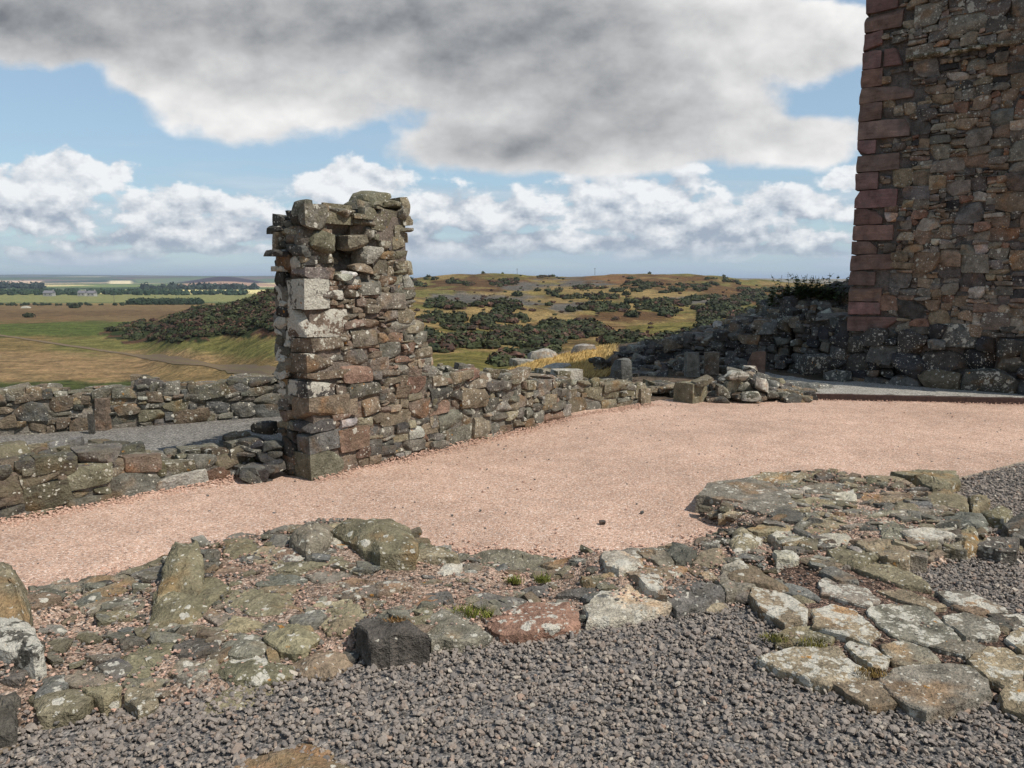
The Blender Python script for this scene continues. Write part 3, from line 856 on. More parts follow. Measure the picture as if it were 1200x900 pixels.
def single_bush(px, py, s, label, dmax=600, col=None):
    h = terrain_hit(px, py, 40, dmax)
    if h is None: return
    mb = MB()
    bush(mb, h - UP * .1, s, s * .75, GOR if col is None else col, leaves=70)
    tag(mb.build('gorse_bush', MLEAF, smooth=False), label, 'bush', 'lone bushes on the moor')
single_bush(606, 347, 1.9, 'round dark bush on the brown slope below the hill summit')
single_bush(741, 371, 1.7, 'pale topped bush in the middle of the bracken slope')
single_bush(630, 341, 1.3, 'small dark bush beside grey scree on the hill')
single_bush(672, 349, 1.4, 'dark bush at the edge of the yellow grass strip')
single_bush(643, 358, 1.0, 'tiny lone bush in the yellow grass dip')
single_bush(734, 346, 1.5, 'dark bush on yellow grass below the long gorse belt')
single_bush(704, 344, 1.1, 'little bush left of the long gorse belt')
single_bush(814, 362, 1.2, 'lone bush beside the largest gorse thicket')
single_bush(804, 388, .8, 'low round bush in front of the dark mound')
single_bush(88, 361, 3.0, 'dark shrub standing alone on the brown moor', 900)
single_bush(34, 372, 2.2, 'low dark shrub in brown moor above the green pasture', 900)

def crest_bush(px, s, label):
    u = (px - 600) / 909.
    ys = np.linspace(200, 600, 200); zz = terrain_h(u * ys, ys)
    k = int(np.argmax((zz - EYE) / ys))
    mb = MB()
    bush(mb, np.array([u * ys[k], ys[k], zz[k] - .2]), s, s * .9, GOR, leaves=60)
    tag(mb.build('gorse_bush', MLEAF, smooth=False), label, 'bush', 'bushes on the hill crest')
crest_bush(503, 0.84, 'small bush on the skyline just right of the pillar')
crest_bush(566, 1.14, 'widest bush on the highest point of the hill')
crest_bush(589, 0.78, 'small upright bush on the hill summit')
crest_bush(761, 1.20, 'bush on the skyline above the right hump of the hill')
crest_bush(848, 1.14, 'bush on the skyline where the hill begins to drop')
crest_bush(912, 0.96, 'bush on the low skyline nearest the tower')

def pole(px, label, hgt, base=None):
    u = (px - 600) / 909.
    if base is None:
        ys = np.linspace(200, 600, 200); zz = terrain_h(u * ys, ys); k = int(np.argmax((zz - EYE) / ys)); p = np.array([u * ys[k], ys[k], zz[k]])
    else: p = base
    mb = MB()
    V, Q = cube_template(2)
    w = V * np.array([.09, .09, hgt / 2]) * (1 - .15 * (V[:, 2:3] + 1) / 2 * np.array([1, 1, 0])); w[:, 2] += hgt / 2
    mb.add(w + p, Q, col=(.09, .08, .07))
    b = V * np.array([.5, .05, .06]); b[:, 2] += hgt * .93
    mb.add(b + p + np.array([0, .15, 0]), Q, col=(.09, .08, .07))
    tag(mb.build('utility_pole', MWOOD), label, 'pole', 'distant poles')
pole(697, 'thin pole on the hill crest above the grey scree', 4.2)
pole(606, 'thin post standing on the brown hill summit', 3.0)
pole(134, 'utility pole at the edge of the pale green field', 7.5, terrain_hit(134, 356, 300, 2000))

def farmhouse(px, py, w, label, wall=(.33, .315, .28)):
    h = terrain_hit(px, py, 300, 3000)
    e = empty('farmhouse', h, label, 'house', 'farm buildings in the valley')
    mb = MB(); V, Q = cube_template(1)
    mb.add(V * np.array([w / 2, 3, 1.6]) + h + UP * 1.6, Q, col=wall); mb.build('wall', MPAINT, e, smooth=False)
    mb = MB()
    a, b = w / 2 + .3, 3.3
    v = np.array([(-a, -b, 3.2), (a, -b, 3.2), (a, b, 3.2), (-a, b, 3.2), (-a, 0, 5.6), (a, 0, 5.6)]) + h
    mb.add(v, [(0, 1, 5, 4), (2, 3, 4, 5), (3, 2, 1, 0)], [(0, 4, 3), (1, 2, 5)], col=(.16, .15, .16)); rf = mb.build('roof', MPAINT, e, smooth=False)
    mb = MB(); mb.add(V * np.array([.4, .4, .7]) + h + np.array([w / 2 - .6, 0, 5.9]), Q, col=wall); mb.build('chimney', MPAINT, rf, smooth=False)
    for k in (-.25, .25):
        mb = MB(); mb.add(V * np.array([.5, .04, .6]) + h + np.array([k * w, -3.03, 1.8]), Q, col=(.05, .05, .06)); mb.build('window', MPAINT, e, smooth=False)
farmhouse(97, 347.0, 7, 'pale farmhouse among the distant trees')
farmhouse(108, 347.3, 7, 'small white cottage right of the pale farmhouse')
farmhouse(58, 347.2, 9, 'low white building at the far field edge, left of the farmhouse', (.3, .29, .26))

def hill_rock(px, py, s, label, col='pale'):
    h = terrain_hit(px, py, 15, 900)
    mb = MB(); stone(mb, h, (s, s * .7, s * .5), np.array([1., 0, 0]), np.array([0, 1., 0]), UP, pal(col), .5, .1, n=6, rnd=.5, chips=5, amp=.25)
    tag(mb.build('boulder', MSTONE), label, 'boulder', 'pale rocks beyond the wall')
hill_rock(612, 427, .45, 'pale flat rock at the left tip of the golden grass')
hill_rock(637, 419, .55, 'large pale rock on the upper edge of the golden grass')
hill_rock(684, 411, .42, 'pale rock near the top of the golden grass slope')
hill_rock(652, 434, .4, 'grey white rock just behind the low wall by golden grass')
hill_rock(30, 361, 2.2, 'whitish boulder lying on the distant brown moor')

def golden_grass():
    mb = MB()
    X, Y = rng.uniform(575, 722, 5000), rng.uniform(402, 446, 5000)
    k = inpoly(X, Y, [(575, 444), (600, 433), (625, 424), (690, 408), (722, 403), (722, 444)])
    H = terrain_hits(X[k], Y[k], 15, 36)
    pts = H[~np.isnan(H[:, 0])]
    for h in pts:
        k = 7
        a = rng.uniform(0, 6.28, k); ln = rng.uniform(.06, .17, k)
        b = h + np.stack([rng.normal(0, .08, k), rng.normal(0, .08, k), np.full(k, -.02)], 1)
        w = np.stack([np.cos(a), np.sin(a), 0 * a], 1) * .012
        tip = b + np.stack([np.cos(a + 1.5) * ln * .5 + .05, np.sin(a + 1.5) * ln * .5, ln * .8], 1)
        v = np.stack([b - w, b + w, tip], 1).reshape(-1, 3)
        mb.add(v, None, np.arange(3 * k).reshape(-1, 3), col=np.array([.52, .36, .14]) * rng.uniform(.6, 1.2))
    tag(mb.build('dry_grass', MLEAF, smooth=False), 'tall golden dry grass on the bank behind the low wall', 'grass', kind='stuff')
golden_grass()

# ------------------------------------------------------------------ court surfaces
def sheet(name, poly, z, step, m, label, cat, amp=.012, kind='structure'):
    P = np.array(poly)[:, :2]
    mn, mx = P.min(0), P.max(0)
    nx, ny = int((mx[0] - mn[0]) / step) + 2, int((mx[1] - mn[1]) / step) + 2
    X, Y = np.meshgrid(mn[0] + np.arange(nx) * step, mn[1] + np.arange(ny) * step)
    ins = inpoly(X + .013 * np.sin(Y * 9), Y, [tuple(p) for p in P])
    Zs = z + fbm2(X, Y, 1.1, 4, z + 2.) * amp + fbm2(X, Y, .16, 2, 4.) * amp * .35
    idx = np.arange(nx * ny).reshape(ny, nx)
    q = np.stack([idx[:-1, :-1], idx[:-1, 1:], idx[1:, 1:], idx[1:, :-1]], -1)
    k = ins[:-1, :-1] & ins[1:, 1:] & ins[:-1, 1:] & ins[1:, :-1]
    q = q[k]
    used, inv = np.unique(q, return_inverse=True)
    V = np.stack([X, Y, Zs], -1).reshape(-1, 3)[used]
    mb = MB(); mb.add(V, inv.reshape(-1, 4), col=(.3, .2, .15))
    return tag(mb.build(name, m), label, cat, kind=kind)

sheet('pink_gravel_court', [(-12, -.5), (14, -.5), (14, 10.5), at(1230, 468)[:2], at(935, 464)[:2], at(790, 466)[:2], at(640, 480)[:2], at(520, 515)[:2], at(330, 540)[:2], at(-80, 600)[:2], (-8, 4.2)], 0., .06, MPINK, 'pink gravel floor of the courtyard', 'gravel court', amp=.022)
tn = np.array([.783, -.624, 0]); nn_ = np.array([-.624, -.783, 0])   # tower face direction and outward normal
TC = np.array([5.68, 13.0, 0])
K0, K1 = at(938, 467.5), at(1240, 474)
kd = (K1 - K0) / np.linalg.norm(K1 - K0)
K1 = K0 + kd * 9
sheet('tower_gravel_terrace', [K0[:2] + .02, K1[:2], (14, 8), (14, 16), (5, 16), at(880, 440, .1)[:2], at(905, 455, .1)[:2]], .080, .08, MBEIGE, 'beige gravel strip along the foot of the tower', 'gravel strip')
sheet('inner_gravel_floor', [at(-60, 590)[:2], at(100, 570)[:2], at(310, 545)[:2], at(345, 530)[:2], (-1.6, 10.2), (-9, 9.2), (-9, 6)], .03, .07, MGREYF, 'fine grey gravel floor behind the low front wall', 'gravel floor')

GREYPOLY = [(-6, -2), (9, -2), (9, 8.6), tuple(at(1215, 541)[:2]), tuple(at(1092, 574)[:2]), tuple(at(1030, 590)[:2]), tuple(at(960, 640)[:2]), tuple(at(800, 690)[:2]), tuple(at(560, 735)[:2]), tuple(at(400, 765)[:2]), tuple(at(230, 810)[:2]), tuple(at(20, 850)[:2]), tuple(at(-120, 880)[:2])]
sheet('grey_gravel_bed', GREYPOLY, .022, .06, MGREYB, 'dark bed beneath the grey gravel', 'gravel bed', amp=.008)

def kerb(name, A, B, w, h, z0, m, col, label, cat):
    A = np.array(A, float); B = np.array(B, float)
    d = (B - A) / np.linalg.norm(B - A); n = np.array([-d[1], d[0], 0])
    L = np.linalg.norm(B - A); ns = int(L / .12)
    mb = MB()
    prof = [(-w / 2, -.1), (-w / 2, h - .008), (-w / 2 + .008, h), (w / 2 - .008, h), (w / 2, h - .008), (w / 2, -.1)]
    rows = []
    for i in range(ns + 1):
        c = A + d * L * i / ns
        rows.append([c + n * a + UP * (z0 + b) for a, b in prof])
    R = np.array(rows); V = R.reshape(-1, 3)
    V = V + (fbm(V * 3, 3) * .008)[:, None] * np.array([n[0], n[1], .6])
    k = len(prof); q = []
    for i in range(ns):
        for j in range(k):
            j2 = (j + 1) % k
            q.append((i * k + j, (i + 1) * k + j, (i + 1) * k + j2, i * k + j2))
    mb.add(V, q, [], col=col)
    tag(mb.build(name, m), label, cat)
kerb('timber_kerb', K0 - np.array([0, .02, 0]), K1, .05, .088, 0, MWOOD, (.055, .032, .026), 'dark timber edging board between pink gravel and tower gravel strip', 'kerb')
kerb('gravel_edging', at(1085, 575.5), at(1215, 541.5) + (at(1215, 541.5) - at(1085, 575.5)) * 1.2, .05, .035, 0, MWOOD, (.27, .22, .16), 'thin wooden edging strip between pink gravel and grey gravel', 'edging')

# ------------------------------------------------------------------ ruined pillar
def build_pillar():
    A = at(365, 563)
    t = np.array([.624, .783, 0]); n = np.array([.783, -.624, 0]); b = -n
    e = empty('ruined_pillar', A + t * .75 + b * .28, 'tall ruined stone pillar with white lichen patches and ragged broken top', 'ruined pillar')
    TH = .44
    zz = np.array([0, .35, .72, .80, .95, 1.1, 1.2, 1.35, 1.5, 1.7, 1.9, 2.1, 2.3, 2.45, 2.6])
    ri = np.array([1.62, 1.6, 1.60, 1.57, 1.50, 1.42, 1.36, 1.30, 1.23, 1.30, 1.20, 1.16, 1.24, 1.28, 1.3])
    le = np.array([.0, .0, .0, .0, .0, .0, .0, .0, .0, .01, .02, .02, .04, .08, .1])
    R = lambda z: np.interp(z, zz, ri); Lf = lambda z: np.interp(z, zz, le)
    top = lambda u: np.interp(u, [0, .12, .3, .5, .6, .72, .8, .95, 1.1, 1.2, 1.35, 1.6], [2.20, 2.30, 2.36, 2.35, 2.33, 2.36, 2.44, 2.47, 2.44, 2.42, 2.40, 2.0])
    QH = [(0, .24, .36, .26, 'olive', .1), (.24, .42, .42, .2, 'slate', .1), (.42, .52, .30, .24, 'dark', .1), (.52, .73, .55, .26, 'brown', .15), (.73, .88, .30, .30, 'dark', .9), (.88, .95, .5, .2, 'brown', .6),
          (.95, 1.12, .30, .30, 'brown', .72), (1.12, 1.25, .40, .22, 'brown', .82), (1.25, 1.50, .46, .26, 'brown', 1.0), (1.50, 1.76, .27, .24, 'grey', 1.2), (1.76, 1.86, .3, .2, 'grey', .4)]
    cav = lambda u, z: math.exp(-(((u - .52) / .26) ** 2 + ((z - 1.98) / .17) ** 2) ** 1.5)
    cav2 = lambda u, z: math.exp(-(((u - .55) / .2) ** 2 + ((z - 2.2) / .06) ** 2) ** 1.5)
    def keep(u, z, u0, u1, z0, z1):
        if u < Lf(z) - .02 or u1 > R(z) + .07: return False
        for (a, c, w, d, k, l) in QH:
            if z > a and z < c and u < w: return False
        return True
    def colfn(u, z, col, li, mo):
        if z > 1.75: col = col * .35 + .65 * mixpal({'tan': 2, 'grey': 2, 'pale': 1.3, 'olive': .8}); li += .15; mo += .15
        elif z > .5 and u < 1.0: col = col * .4 + .6 * mixpal({'brown': 3, 'red': 2, 'grey': 1}); li += .1 + .35 * (u < .7) * (z > .8) * (rng.uniform() < .5)
        if z > 2.2: mo += .4
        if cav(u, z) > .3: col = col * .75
        return col, min(li, .95), min(mo, .9)
    push = lambda u, z: -.26 * cav(u, z) - .13 * cav2(u, z) + (.05 if z > 2.15 else 0) * rng.uniform(-1, 1)
    cols = {'brown': 3, 'grey': 3, 'dark': 1.4, 'red': 1.2, 'tan': 1.5, 'slate': 1, 'pale': .5}
    mb = MB()
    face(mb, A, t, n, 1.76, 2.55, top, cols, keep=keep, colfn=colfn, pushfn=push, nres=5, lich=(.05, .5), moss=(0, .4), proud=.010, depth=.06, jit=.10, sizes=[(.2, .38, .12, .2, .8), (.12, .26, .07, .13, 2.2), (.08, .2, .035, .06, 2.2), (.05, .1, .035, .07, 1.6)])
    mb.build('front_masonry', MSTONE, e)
    # left face (toward the low wall)
    mb = MB()
    B0 = A + b * TH
    def keep2(u, z, u0, u1, z0, z1):
        for (a, c, w, d, k, l) in QH:
            if z > a and z < c and (TH - u) < d: return False
        return True
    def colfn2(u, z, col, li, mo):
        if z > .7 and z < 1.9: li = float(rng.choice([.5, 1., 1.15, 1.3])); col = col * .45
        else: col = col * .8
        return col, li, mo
    bulge = lambda z: -.03 * sstep(1.8, 2.2, z) + .03 * (1 - sstep(.0, .4, z))
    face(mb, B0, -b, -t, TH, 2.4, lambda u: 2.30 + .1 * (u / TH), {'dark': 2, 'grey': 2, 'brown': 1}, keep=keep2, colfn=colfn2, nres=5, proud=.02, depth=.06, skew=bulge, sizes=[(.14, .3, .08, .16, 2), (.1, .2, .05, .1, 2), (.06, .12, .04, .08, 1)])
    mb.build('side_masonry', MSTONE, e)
    # back and right end
    mb = MB()
    face(mb, A + b * TH + t * 1.6, -t, b, 1.6, 2.5, lambda u: top(1.6 - u), cols, keep=lambda u, z, *a: (1.6 - u) < R(z) and (1.6 - u) > .0, nres=3, depth=.1, proud=.03)
    mb.build('rear_masonry', MSTONE, e)
    mb = MB()
    for z in np.arange(.78, 2.3, .115):
        d0 = 0
        while d0 < TH:
            w = rng.uniform(.12, .3)
            c = A + t * (R(z) - .06 + rng.normal(0, .03)) + b * (d0 + w / 2) + UP * (z + .05)
            col, li, mo = colfn(1.1, z, mixpal({'tan': 2, 'grey': 2, 'pale': 1}), rng.uniform(.1, .5), .4)
            stone(mb, c, (rng.uniform(.07, .14), w / 2 * 1.05, rng.uniform(.05, .075)), t, n, UP, col, li, mo, n=4, rnd=.3, jit=.2, chips=4)
            d0 += w
    mb.build('broken_end', MSTONE, e)
    # dressed corner stones
    for k, (a, c, w, d, kd_, l) in enumerate(QH):
        mb = MB()
        ctr = A + t * (w / 2 - .012) + b * (d / 2 - .012) + UP * ((a + c) / 2) + t * Lf(a)
        ctr = ctr + (t - b) * 0 - b * 0 + np.array([0, 0, 0]); stone(mb, ctr, (w / 2, d / 2, (c - a) / 2 - .002), t, n, UP, pal(kd_, .08), l, .1, n=10, rnd=.08, jit=.05, chips=0 if l > 1.1 else 2, amp=.10, rot=.012)
        mb.build('quoin', MSTONE, e)
    # rubble core
    mb = MB()
    us = np.linspace(.03, 1.6, 28)
    def ctop(u):
        z = np.linspace(0, 2.5, 80); ok = R(z) > u + .05
        return min(top(u) - .1, z[ok].max() if ok.any() else .1)
    # recess: build core in two depths
    V = []
    core(mb, A, t, n, us, ctop, TH, -.05, inset=.022, col=(.165, .13, .105))
    v = mb.v[-1].copy()
    rel = v - A.astype(np.float32)
    u_ = rel @ t; z_ = rel[:, 2]; f_ = rel @ n
    k_ = np.array([.26 * cav(a, c) + .13 * cav2(a, c) for a, c in zip(u_, z_)]) * (f_ > -.25)
    mb.v[-1] = (v + np.outer(k_, b)).astype(np.float32)
    mb.build('rubble_core', MSTONE, e)
    # capping stones
    caps = [(.90, 2.51, .15, .13, .06, 'olive', .3, .9), (.76, 2.44, .12, .12, .045, 'grey', .3, .7), (1.10, 2.47, .11, .12, .05, 'olive', .35, .8), (1.25, 2.48, .08, .11, .06, 'tan', .45, .5), (1.22, 2.36, .09, .12, .07, 'tan', .5, .4), (.40, 2.36, .16, .14, .035, 'grey', .3, .5), (.22, 2.29, .11, .14, .03, 'olive', .2, .6), (.52, 2.34, .14, .18, .05, 'tan', .3, .4), (.10, 2.15, .09, .14, .05, 'tan', .4, .3)]
    for (u, z, w, d, h, k, l, mo) in caps:
        mb = MB()
        stone(mb, A + t * u + b * .2 + UP * z, (w, d + .06, h), t, n, UP, pal(k), l, mo, n=7, rnd=.16, jit=.22, chips=9, amp=.16, rot=.12)
        mb.build('capstone', MSTONE, e)
    mb = MB()
    stone(mb, A + t * -.05 + b * .28 + UP * 1.98, (.08, .09, .03), t, n, UP, pal('dark'), .2, .1, n=5, jit=.2, chips=4)
    mb.build('projecting_stone', MSTONE, e)
    mb = MB()
    for (u, z, w, h, k) in [(.62, 1.86, .11, .04, 'tan'), (.5, 1.80, .06, .03, 'white'), (.75, 1.98, .12, .09, 'pale'), (.42, 1.78, .07, .03, 'pale'), (.55, 2.08, .12, .07, 'tan'), (.2, 2.08, .13, .09, 'olive')]:
        stone(mb, A + t * u - n * .03 + UP * z, (w, .1, h), t, n, UP, pal(k), .5, .1, n=6, rnd=.16, jit=.22, chips=8, amp=.15, rot=.2)
    mb.build('recess_stones', MSTONE, e)
    return e, A, t, n
pil, PA, PT, PN = build_pillar()

# ------------------------------------------------------------------ low walls
MIXW = {'grey': 3, 'brown': 2, 'dark': 1.5, 'olive': 1.4, 'tan': 1.2, 'slate': 1, 'red': .4, 'pale': .3}
LOWS = [(.25, .45, .13, .22, 1.5), (.16, .3, .09, .15, 2), (.1, .22, .04, .08, 1.6), (.06, .12, .04, .08, .8)]
def low_wall(name, label, P0, P1, thick, top, cols, sizes=LOWS, moss=(.1, .6), lich=(.1, .45), nres=5, toprows=True, back=True, proud=.018, bottom=-.03, colmul=1.):
    P0 = np.array(P0, float); P1 = np.array(P1, float); P0[2] = P1[2] = 0
    L = np.linalg.norm(P1 - P0); t = (P1 - P0) / L; n = np.array([t[1], -t[0], 0])
    e = empty(name, (P0 + P1) / 2 - n * thick / 2, label, 'stone wall')
    H = max(top(u) for u in np.linspace(0, L, 60))
    cf = (lambda u, z, c, l, m: (c * colmul, l, m)) if colmul != 1 else None
    mb = MB(); face(mb, P0, t, n, L, H + .05, lambda u: top(u), cols, sizes, nres=nres, moss=moss, lich=lich, proud=proud, bottom=bottom, colfn=cf)
    mb.build('face_stones', MSTONE, e)
    if back:
        mb = MB(); face(mb, P1 - n * thick, -t, -n, L, H + .05, lambda u: top(L - u), cols, sizes, nres=3, moss=moss, lich=lich, bottom=bottom)
        mb.build('rear_stones', MSTONE, e)
    mb = MB()
    for (u0, u1, d0, d1) in pack(L, thick, [(.2, .42, .16, .32, 1.5), (.14, .26, .12, .2, 2), (.08, .16, .08, .12, 1)]):
        uc, dc = (u0 + u1) / 2, (d0 + d1) / 2
        c = mixpal(cols) * colmul; h = rng.uniform(.04, .085)
        stone(mb, P0 + t * uc - n * dc + UP * (top(uc) - h * .5 + rng.normal(0, .022)), ((u1 - u0) / 2 * 1.06, (d1 - d0) / 2 * 1.08, h), t, n, UP, c, rng.uniform(lich[0], lich[1] + .15), rng.uniform(moss[0] + .2, moss[1] + .3), n=nres, rnd=.16, jit=.2, chips=6, amp=.10, rot=.08)
    mb.build('top_stones', MSTONE, e)
    for uu in (0, L):
        mb = MB()
        z = 0
        while z < top(uu) - .04:
            h = rng.uniform(.07, .13); dd = 0
            while dd < thick:
                w = rng.uniform(.12, .28)
                stone(mb, P0 + t * (uu + (.07 if uu == 0 else -.07)) - n * (dd + w / 2) + UP * (z + h / 2), (.1, w / 2 * 1.05, h / 2 * 1.05), t, n, UP, mixpal(cols) * colmul, rng.uniform(*lich), rng.uniform(*moss), n=4, chips=4)
                dd += w
            z += h
        if mb.n: mb.build('end_stones', MSTONE, e)
    mb = MB(); core(mb, P0, t, n, np.linspace(0, L, max(6, int(L / .12))), lambda u: top(u) - .05, thick, -.06)
    mb.build('rubble_core', MSTONE, e)
    return e, t, n

# front-left wall
W0, W1 = at(-190, 648), at(318, 551)
LW = np.linalg.norm((W1 - W0)[:2])
k0 = np.linalg.norm((at(0, 603) - W0)[:2])
low_wall('low_stone_wall', 'low mossy tumbled stone wall at the left running up to the pillar foot', W0, W1, .62,
         lambda u: np.interp(u, [0, k0, k0 + .45, k0 + .9, k0 + 1.15, k0 + 1.5, LW - .25, LW], [.42, .40, .38, .33, .20, .17, .19, .26]), MIXW, colmul=.82)
# back-left wall
BW0, BW1 = at(-170, 528), at(345, 489)
low_wall('boundary_wall', 'long low dry stone wall closing the far left side of the inner court', BW0, BW1, .5,
         lambda u: .47 + .035 * math.sin(u * 5.1) + .025 * math.sin(u * 11.7), {'grey': 3, 'slate': 2, 'brown': 2, 'dark': 1.5, 'tan': 1, 'olive': .6, 'pale': .3}, moss=(0, .35), colmul=.88)
# right low wall in two stretches
R0 = PA + PT * 1.50; R1 = at(668, 489)
def rt1(u): return np.interp(u, [0, .4, 1.0, 1.6, 2.0, 2.4], [.78, .75, .70, .60, .50, .46]) + .03 * math.sin(u * 13)
low_wall('low_stone_wall', 'waist high ragged stone wall running right from the pillar', R0, R1, .6, rt1, {'grey': 3, 'tan': 2, 'brown': 2, 'dark': 1, 'pale': .7, 'red': .5}, lich=(.2, .65), moss=(0, .4))
R2, R3 = at(655, 485), at(762, 472.5)
low_wall('low_stone_wall', 'lower end stretch of squared stones stepping down to the gap beside the block', R2, R3, .5, lambda u: np.interp(u, [0, .4, .9, 1.9], [.50, .42, .30, .20]), {'tan': 3, 'grey': 2, 'olive': 1, 'pale': .6}, lich=(.2, .55), moss=(.1, .5))

def rubble_heap(name, label, spots, cols, nres=5, colmul=1., lich=(.2, .6), moss=(0, .4)):
    c0 = np.mean([np.array(s[0]) for s in spots], 0)
    e = empty(name, (c0[0], c0[1], 0), label, 'rubble heap')
    for (p, h, kind, li) in spots:
        a = rng.uniform(-.5, .5)
        X = np.array([math.cos(a), math.sin(a), 0]); Y = np.array([-math.sin(a), math.cos(a), 0])
        mb = MB(); stone(mb, p, h, X, Y, UP, pal(kind) * colmul, li, rng.uniform(*moss), n=nres, rnd=.14, jit=.24, chips=8, amp=.14, rot=.15)
        mb.build('stone', MSTONE, e)
    return e

# dark stones tumbled at the pillar foot, left side
sp = []
for _ in range(20):
    u, v = rng.uniform(.1, .5), rng.uniform(0, .34)
    p = PA - PN * (.2 + u) - PT * (.05 + v * .8)
    z = max(.03, .5 * (1 - v / .36) * (.5 + .5 * u / .5) * rng.uniform(.4, 1))
    sp.append((p + UP * z, (rng.uniform(.07, .15), rng.uniform(.06, .12), rng.uniform(.03, .06)), rng.choice(['dark', 'black', 'slate']), rng.uniform(0, .4)))
sp.append((at(308, 529, .2), (.15, .12, .035), 'slate', .6))
sp.append((at(300, 552, .03), (.08, .08, .04), 'pale', .5))
rubble_heap('rubble_heap', 'dark loose stones slumped against the left foot of the pillar', sp, None)

# heap right of the dressed block
sp = []
for _ in range(84):
    px = rng.uniform(834, 950)
    zc = np.interp(px, [834, 856, 885, 915, 950], [.18, .36, .34, .18, .05])
    f = rng.uniform(-.05, .75)
    z = zc * max(0., 1 - (f - .45) ** 2 / .22) * rng.uniform(.75, 1.05)
    p = at(px, 470.5, 0); p = p + np.array([p[0], p[1], 0]) / np.hypot(p[0], p[1]) * f
    sp.append((p * np.array([1, 1, 0]) + UP * max(z - .02, .03), (rng.uniform(.07, .16), rng.uniform(.07, .14), rng.uniform(.04, .08)), rng.choice(['grey', 'dark', 'dark', 'brown', 'tan', 'slate', 'dark']), rng.uniform(.1, .6)))
for (px, py, z, h, k, l) in [(862, 441, .36, (.17, .11, .07), 'grey', .97), (892, 450, .26, (.10, .09, .10), 'pale', .97), (878, 432, .42, (.12, .09, .045), 'grey', .9), (822, 447, .30, (.15, .12, .045), 'tan', .3), (880, 464, .10, (.13, .10, .06), 'grey', .85), (846, 459, .14, (.09, .1, .11), 'grey', .6), (912, 447, .22, (.10, .1, .045), 'tan', .5), (904, 462, .10, (.10, .1, .06), 'grey', .5)]:
    p = at(px, py, z)
    sp.append((p * np.array([1, 1, 0]) + UP * z, h, k, l))
rubble_heap('rubble_heap', 'low rubble heap with white lichened stones between the block and the timber kerb', sp, None)
sp = []
for _ in range(26):
    px = rng.uniform(765, 800); p = at(px, 462 - rng.uniform(0, 7), .03)
    sp.append((p + UP * rng.uniform(0, .1), (rng.uniform(.08, .2), rng.uniform(.07, .14), rng.uniform(.04, .07)), rng.choice(['tan', 'grey', 'dark', 'olive']), rng.uniform(.2, .5)))
rubble_heap('rubble_heap', 'small scatter of stones in the gap left of the dressed block', sp, None)

def block(name, label, cat, px, py, z0, w, d, h, yaw, kind, lich=.2, moss=.3, group=None, m=None, rnd=.07, jit=.015, tilt=.006):
    p = at(px, py, z0)
    a = math.radians(yaw)
    X = np.array([math.cos(a), math.sin(a), 0]); Y = np.array([-math.sin(a), math.cos(a), 0])
    mb = MB(); stone(mb, p + UP * (h / 2 - .02) + Y * d / 2, (w / 2, d / 2, h / 2 + .02), X, Y, UP, pal(kind, .05), lich, moss, n=9, rnd=rnd, jit=jit, chips=3 if jit > .1 else 1, amp=.06, rot=tilt)
    return tag(mb.build(name, m or MSTONE), label, cat, group)
block('dressed_block', 'squared pale stone block standing between the wall gap and rubble heap', 'stone block', 820, 471, 0, .36, .34, .28, 42, 'tan', .25, .4)
block('dressed_block', 'small squared end stone closing the low stepped wall', 'stone block', 757, 474, 0, .2, .25, .23, 35, 'tan', .3, .5)
block('stone_post', 'squat grey stone post leftmost before the dark wall', 'stone post', 813, 441, 0.05, .24, .2, .42, 5, 'grey', .15, .1, 'upright stones')
block('stone_post', 'brown grey stone post just right of the squat grey post', 'stone post', 834, 439, .05, .26, .2, .40, -8, 'brown', .15, .1, 'upright stones')
block('stone_post', 'reddish brown narrow stone post behind the white lichened heap', 'stone post', 888, 443, .06, .25, .2, .46, 3, 'red', .05, .05, 'upright stones', MSAND)
block('boulder', 'grey upright boulder resting before the dark curtain wall', 'boulder', 738, 444, .05, .36, .28, .33, 30, 'slate', .2, .1, rnd=.45, jit=.35)
block('door_jamb', 'weathered pinkish stone jamb against the far left wall', 'stone jamb', 118, 508, 0, .14, .14, .40, 4, 'brown', .1, .1)
block('wooden_stake', 'narrow dark stake leaning beside the pinkish jamb', 'stake', 107, 512, 0, .06, .05, .26, 4, 'dark', .1, .1)

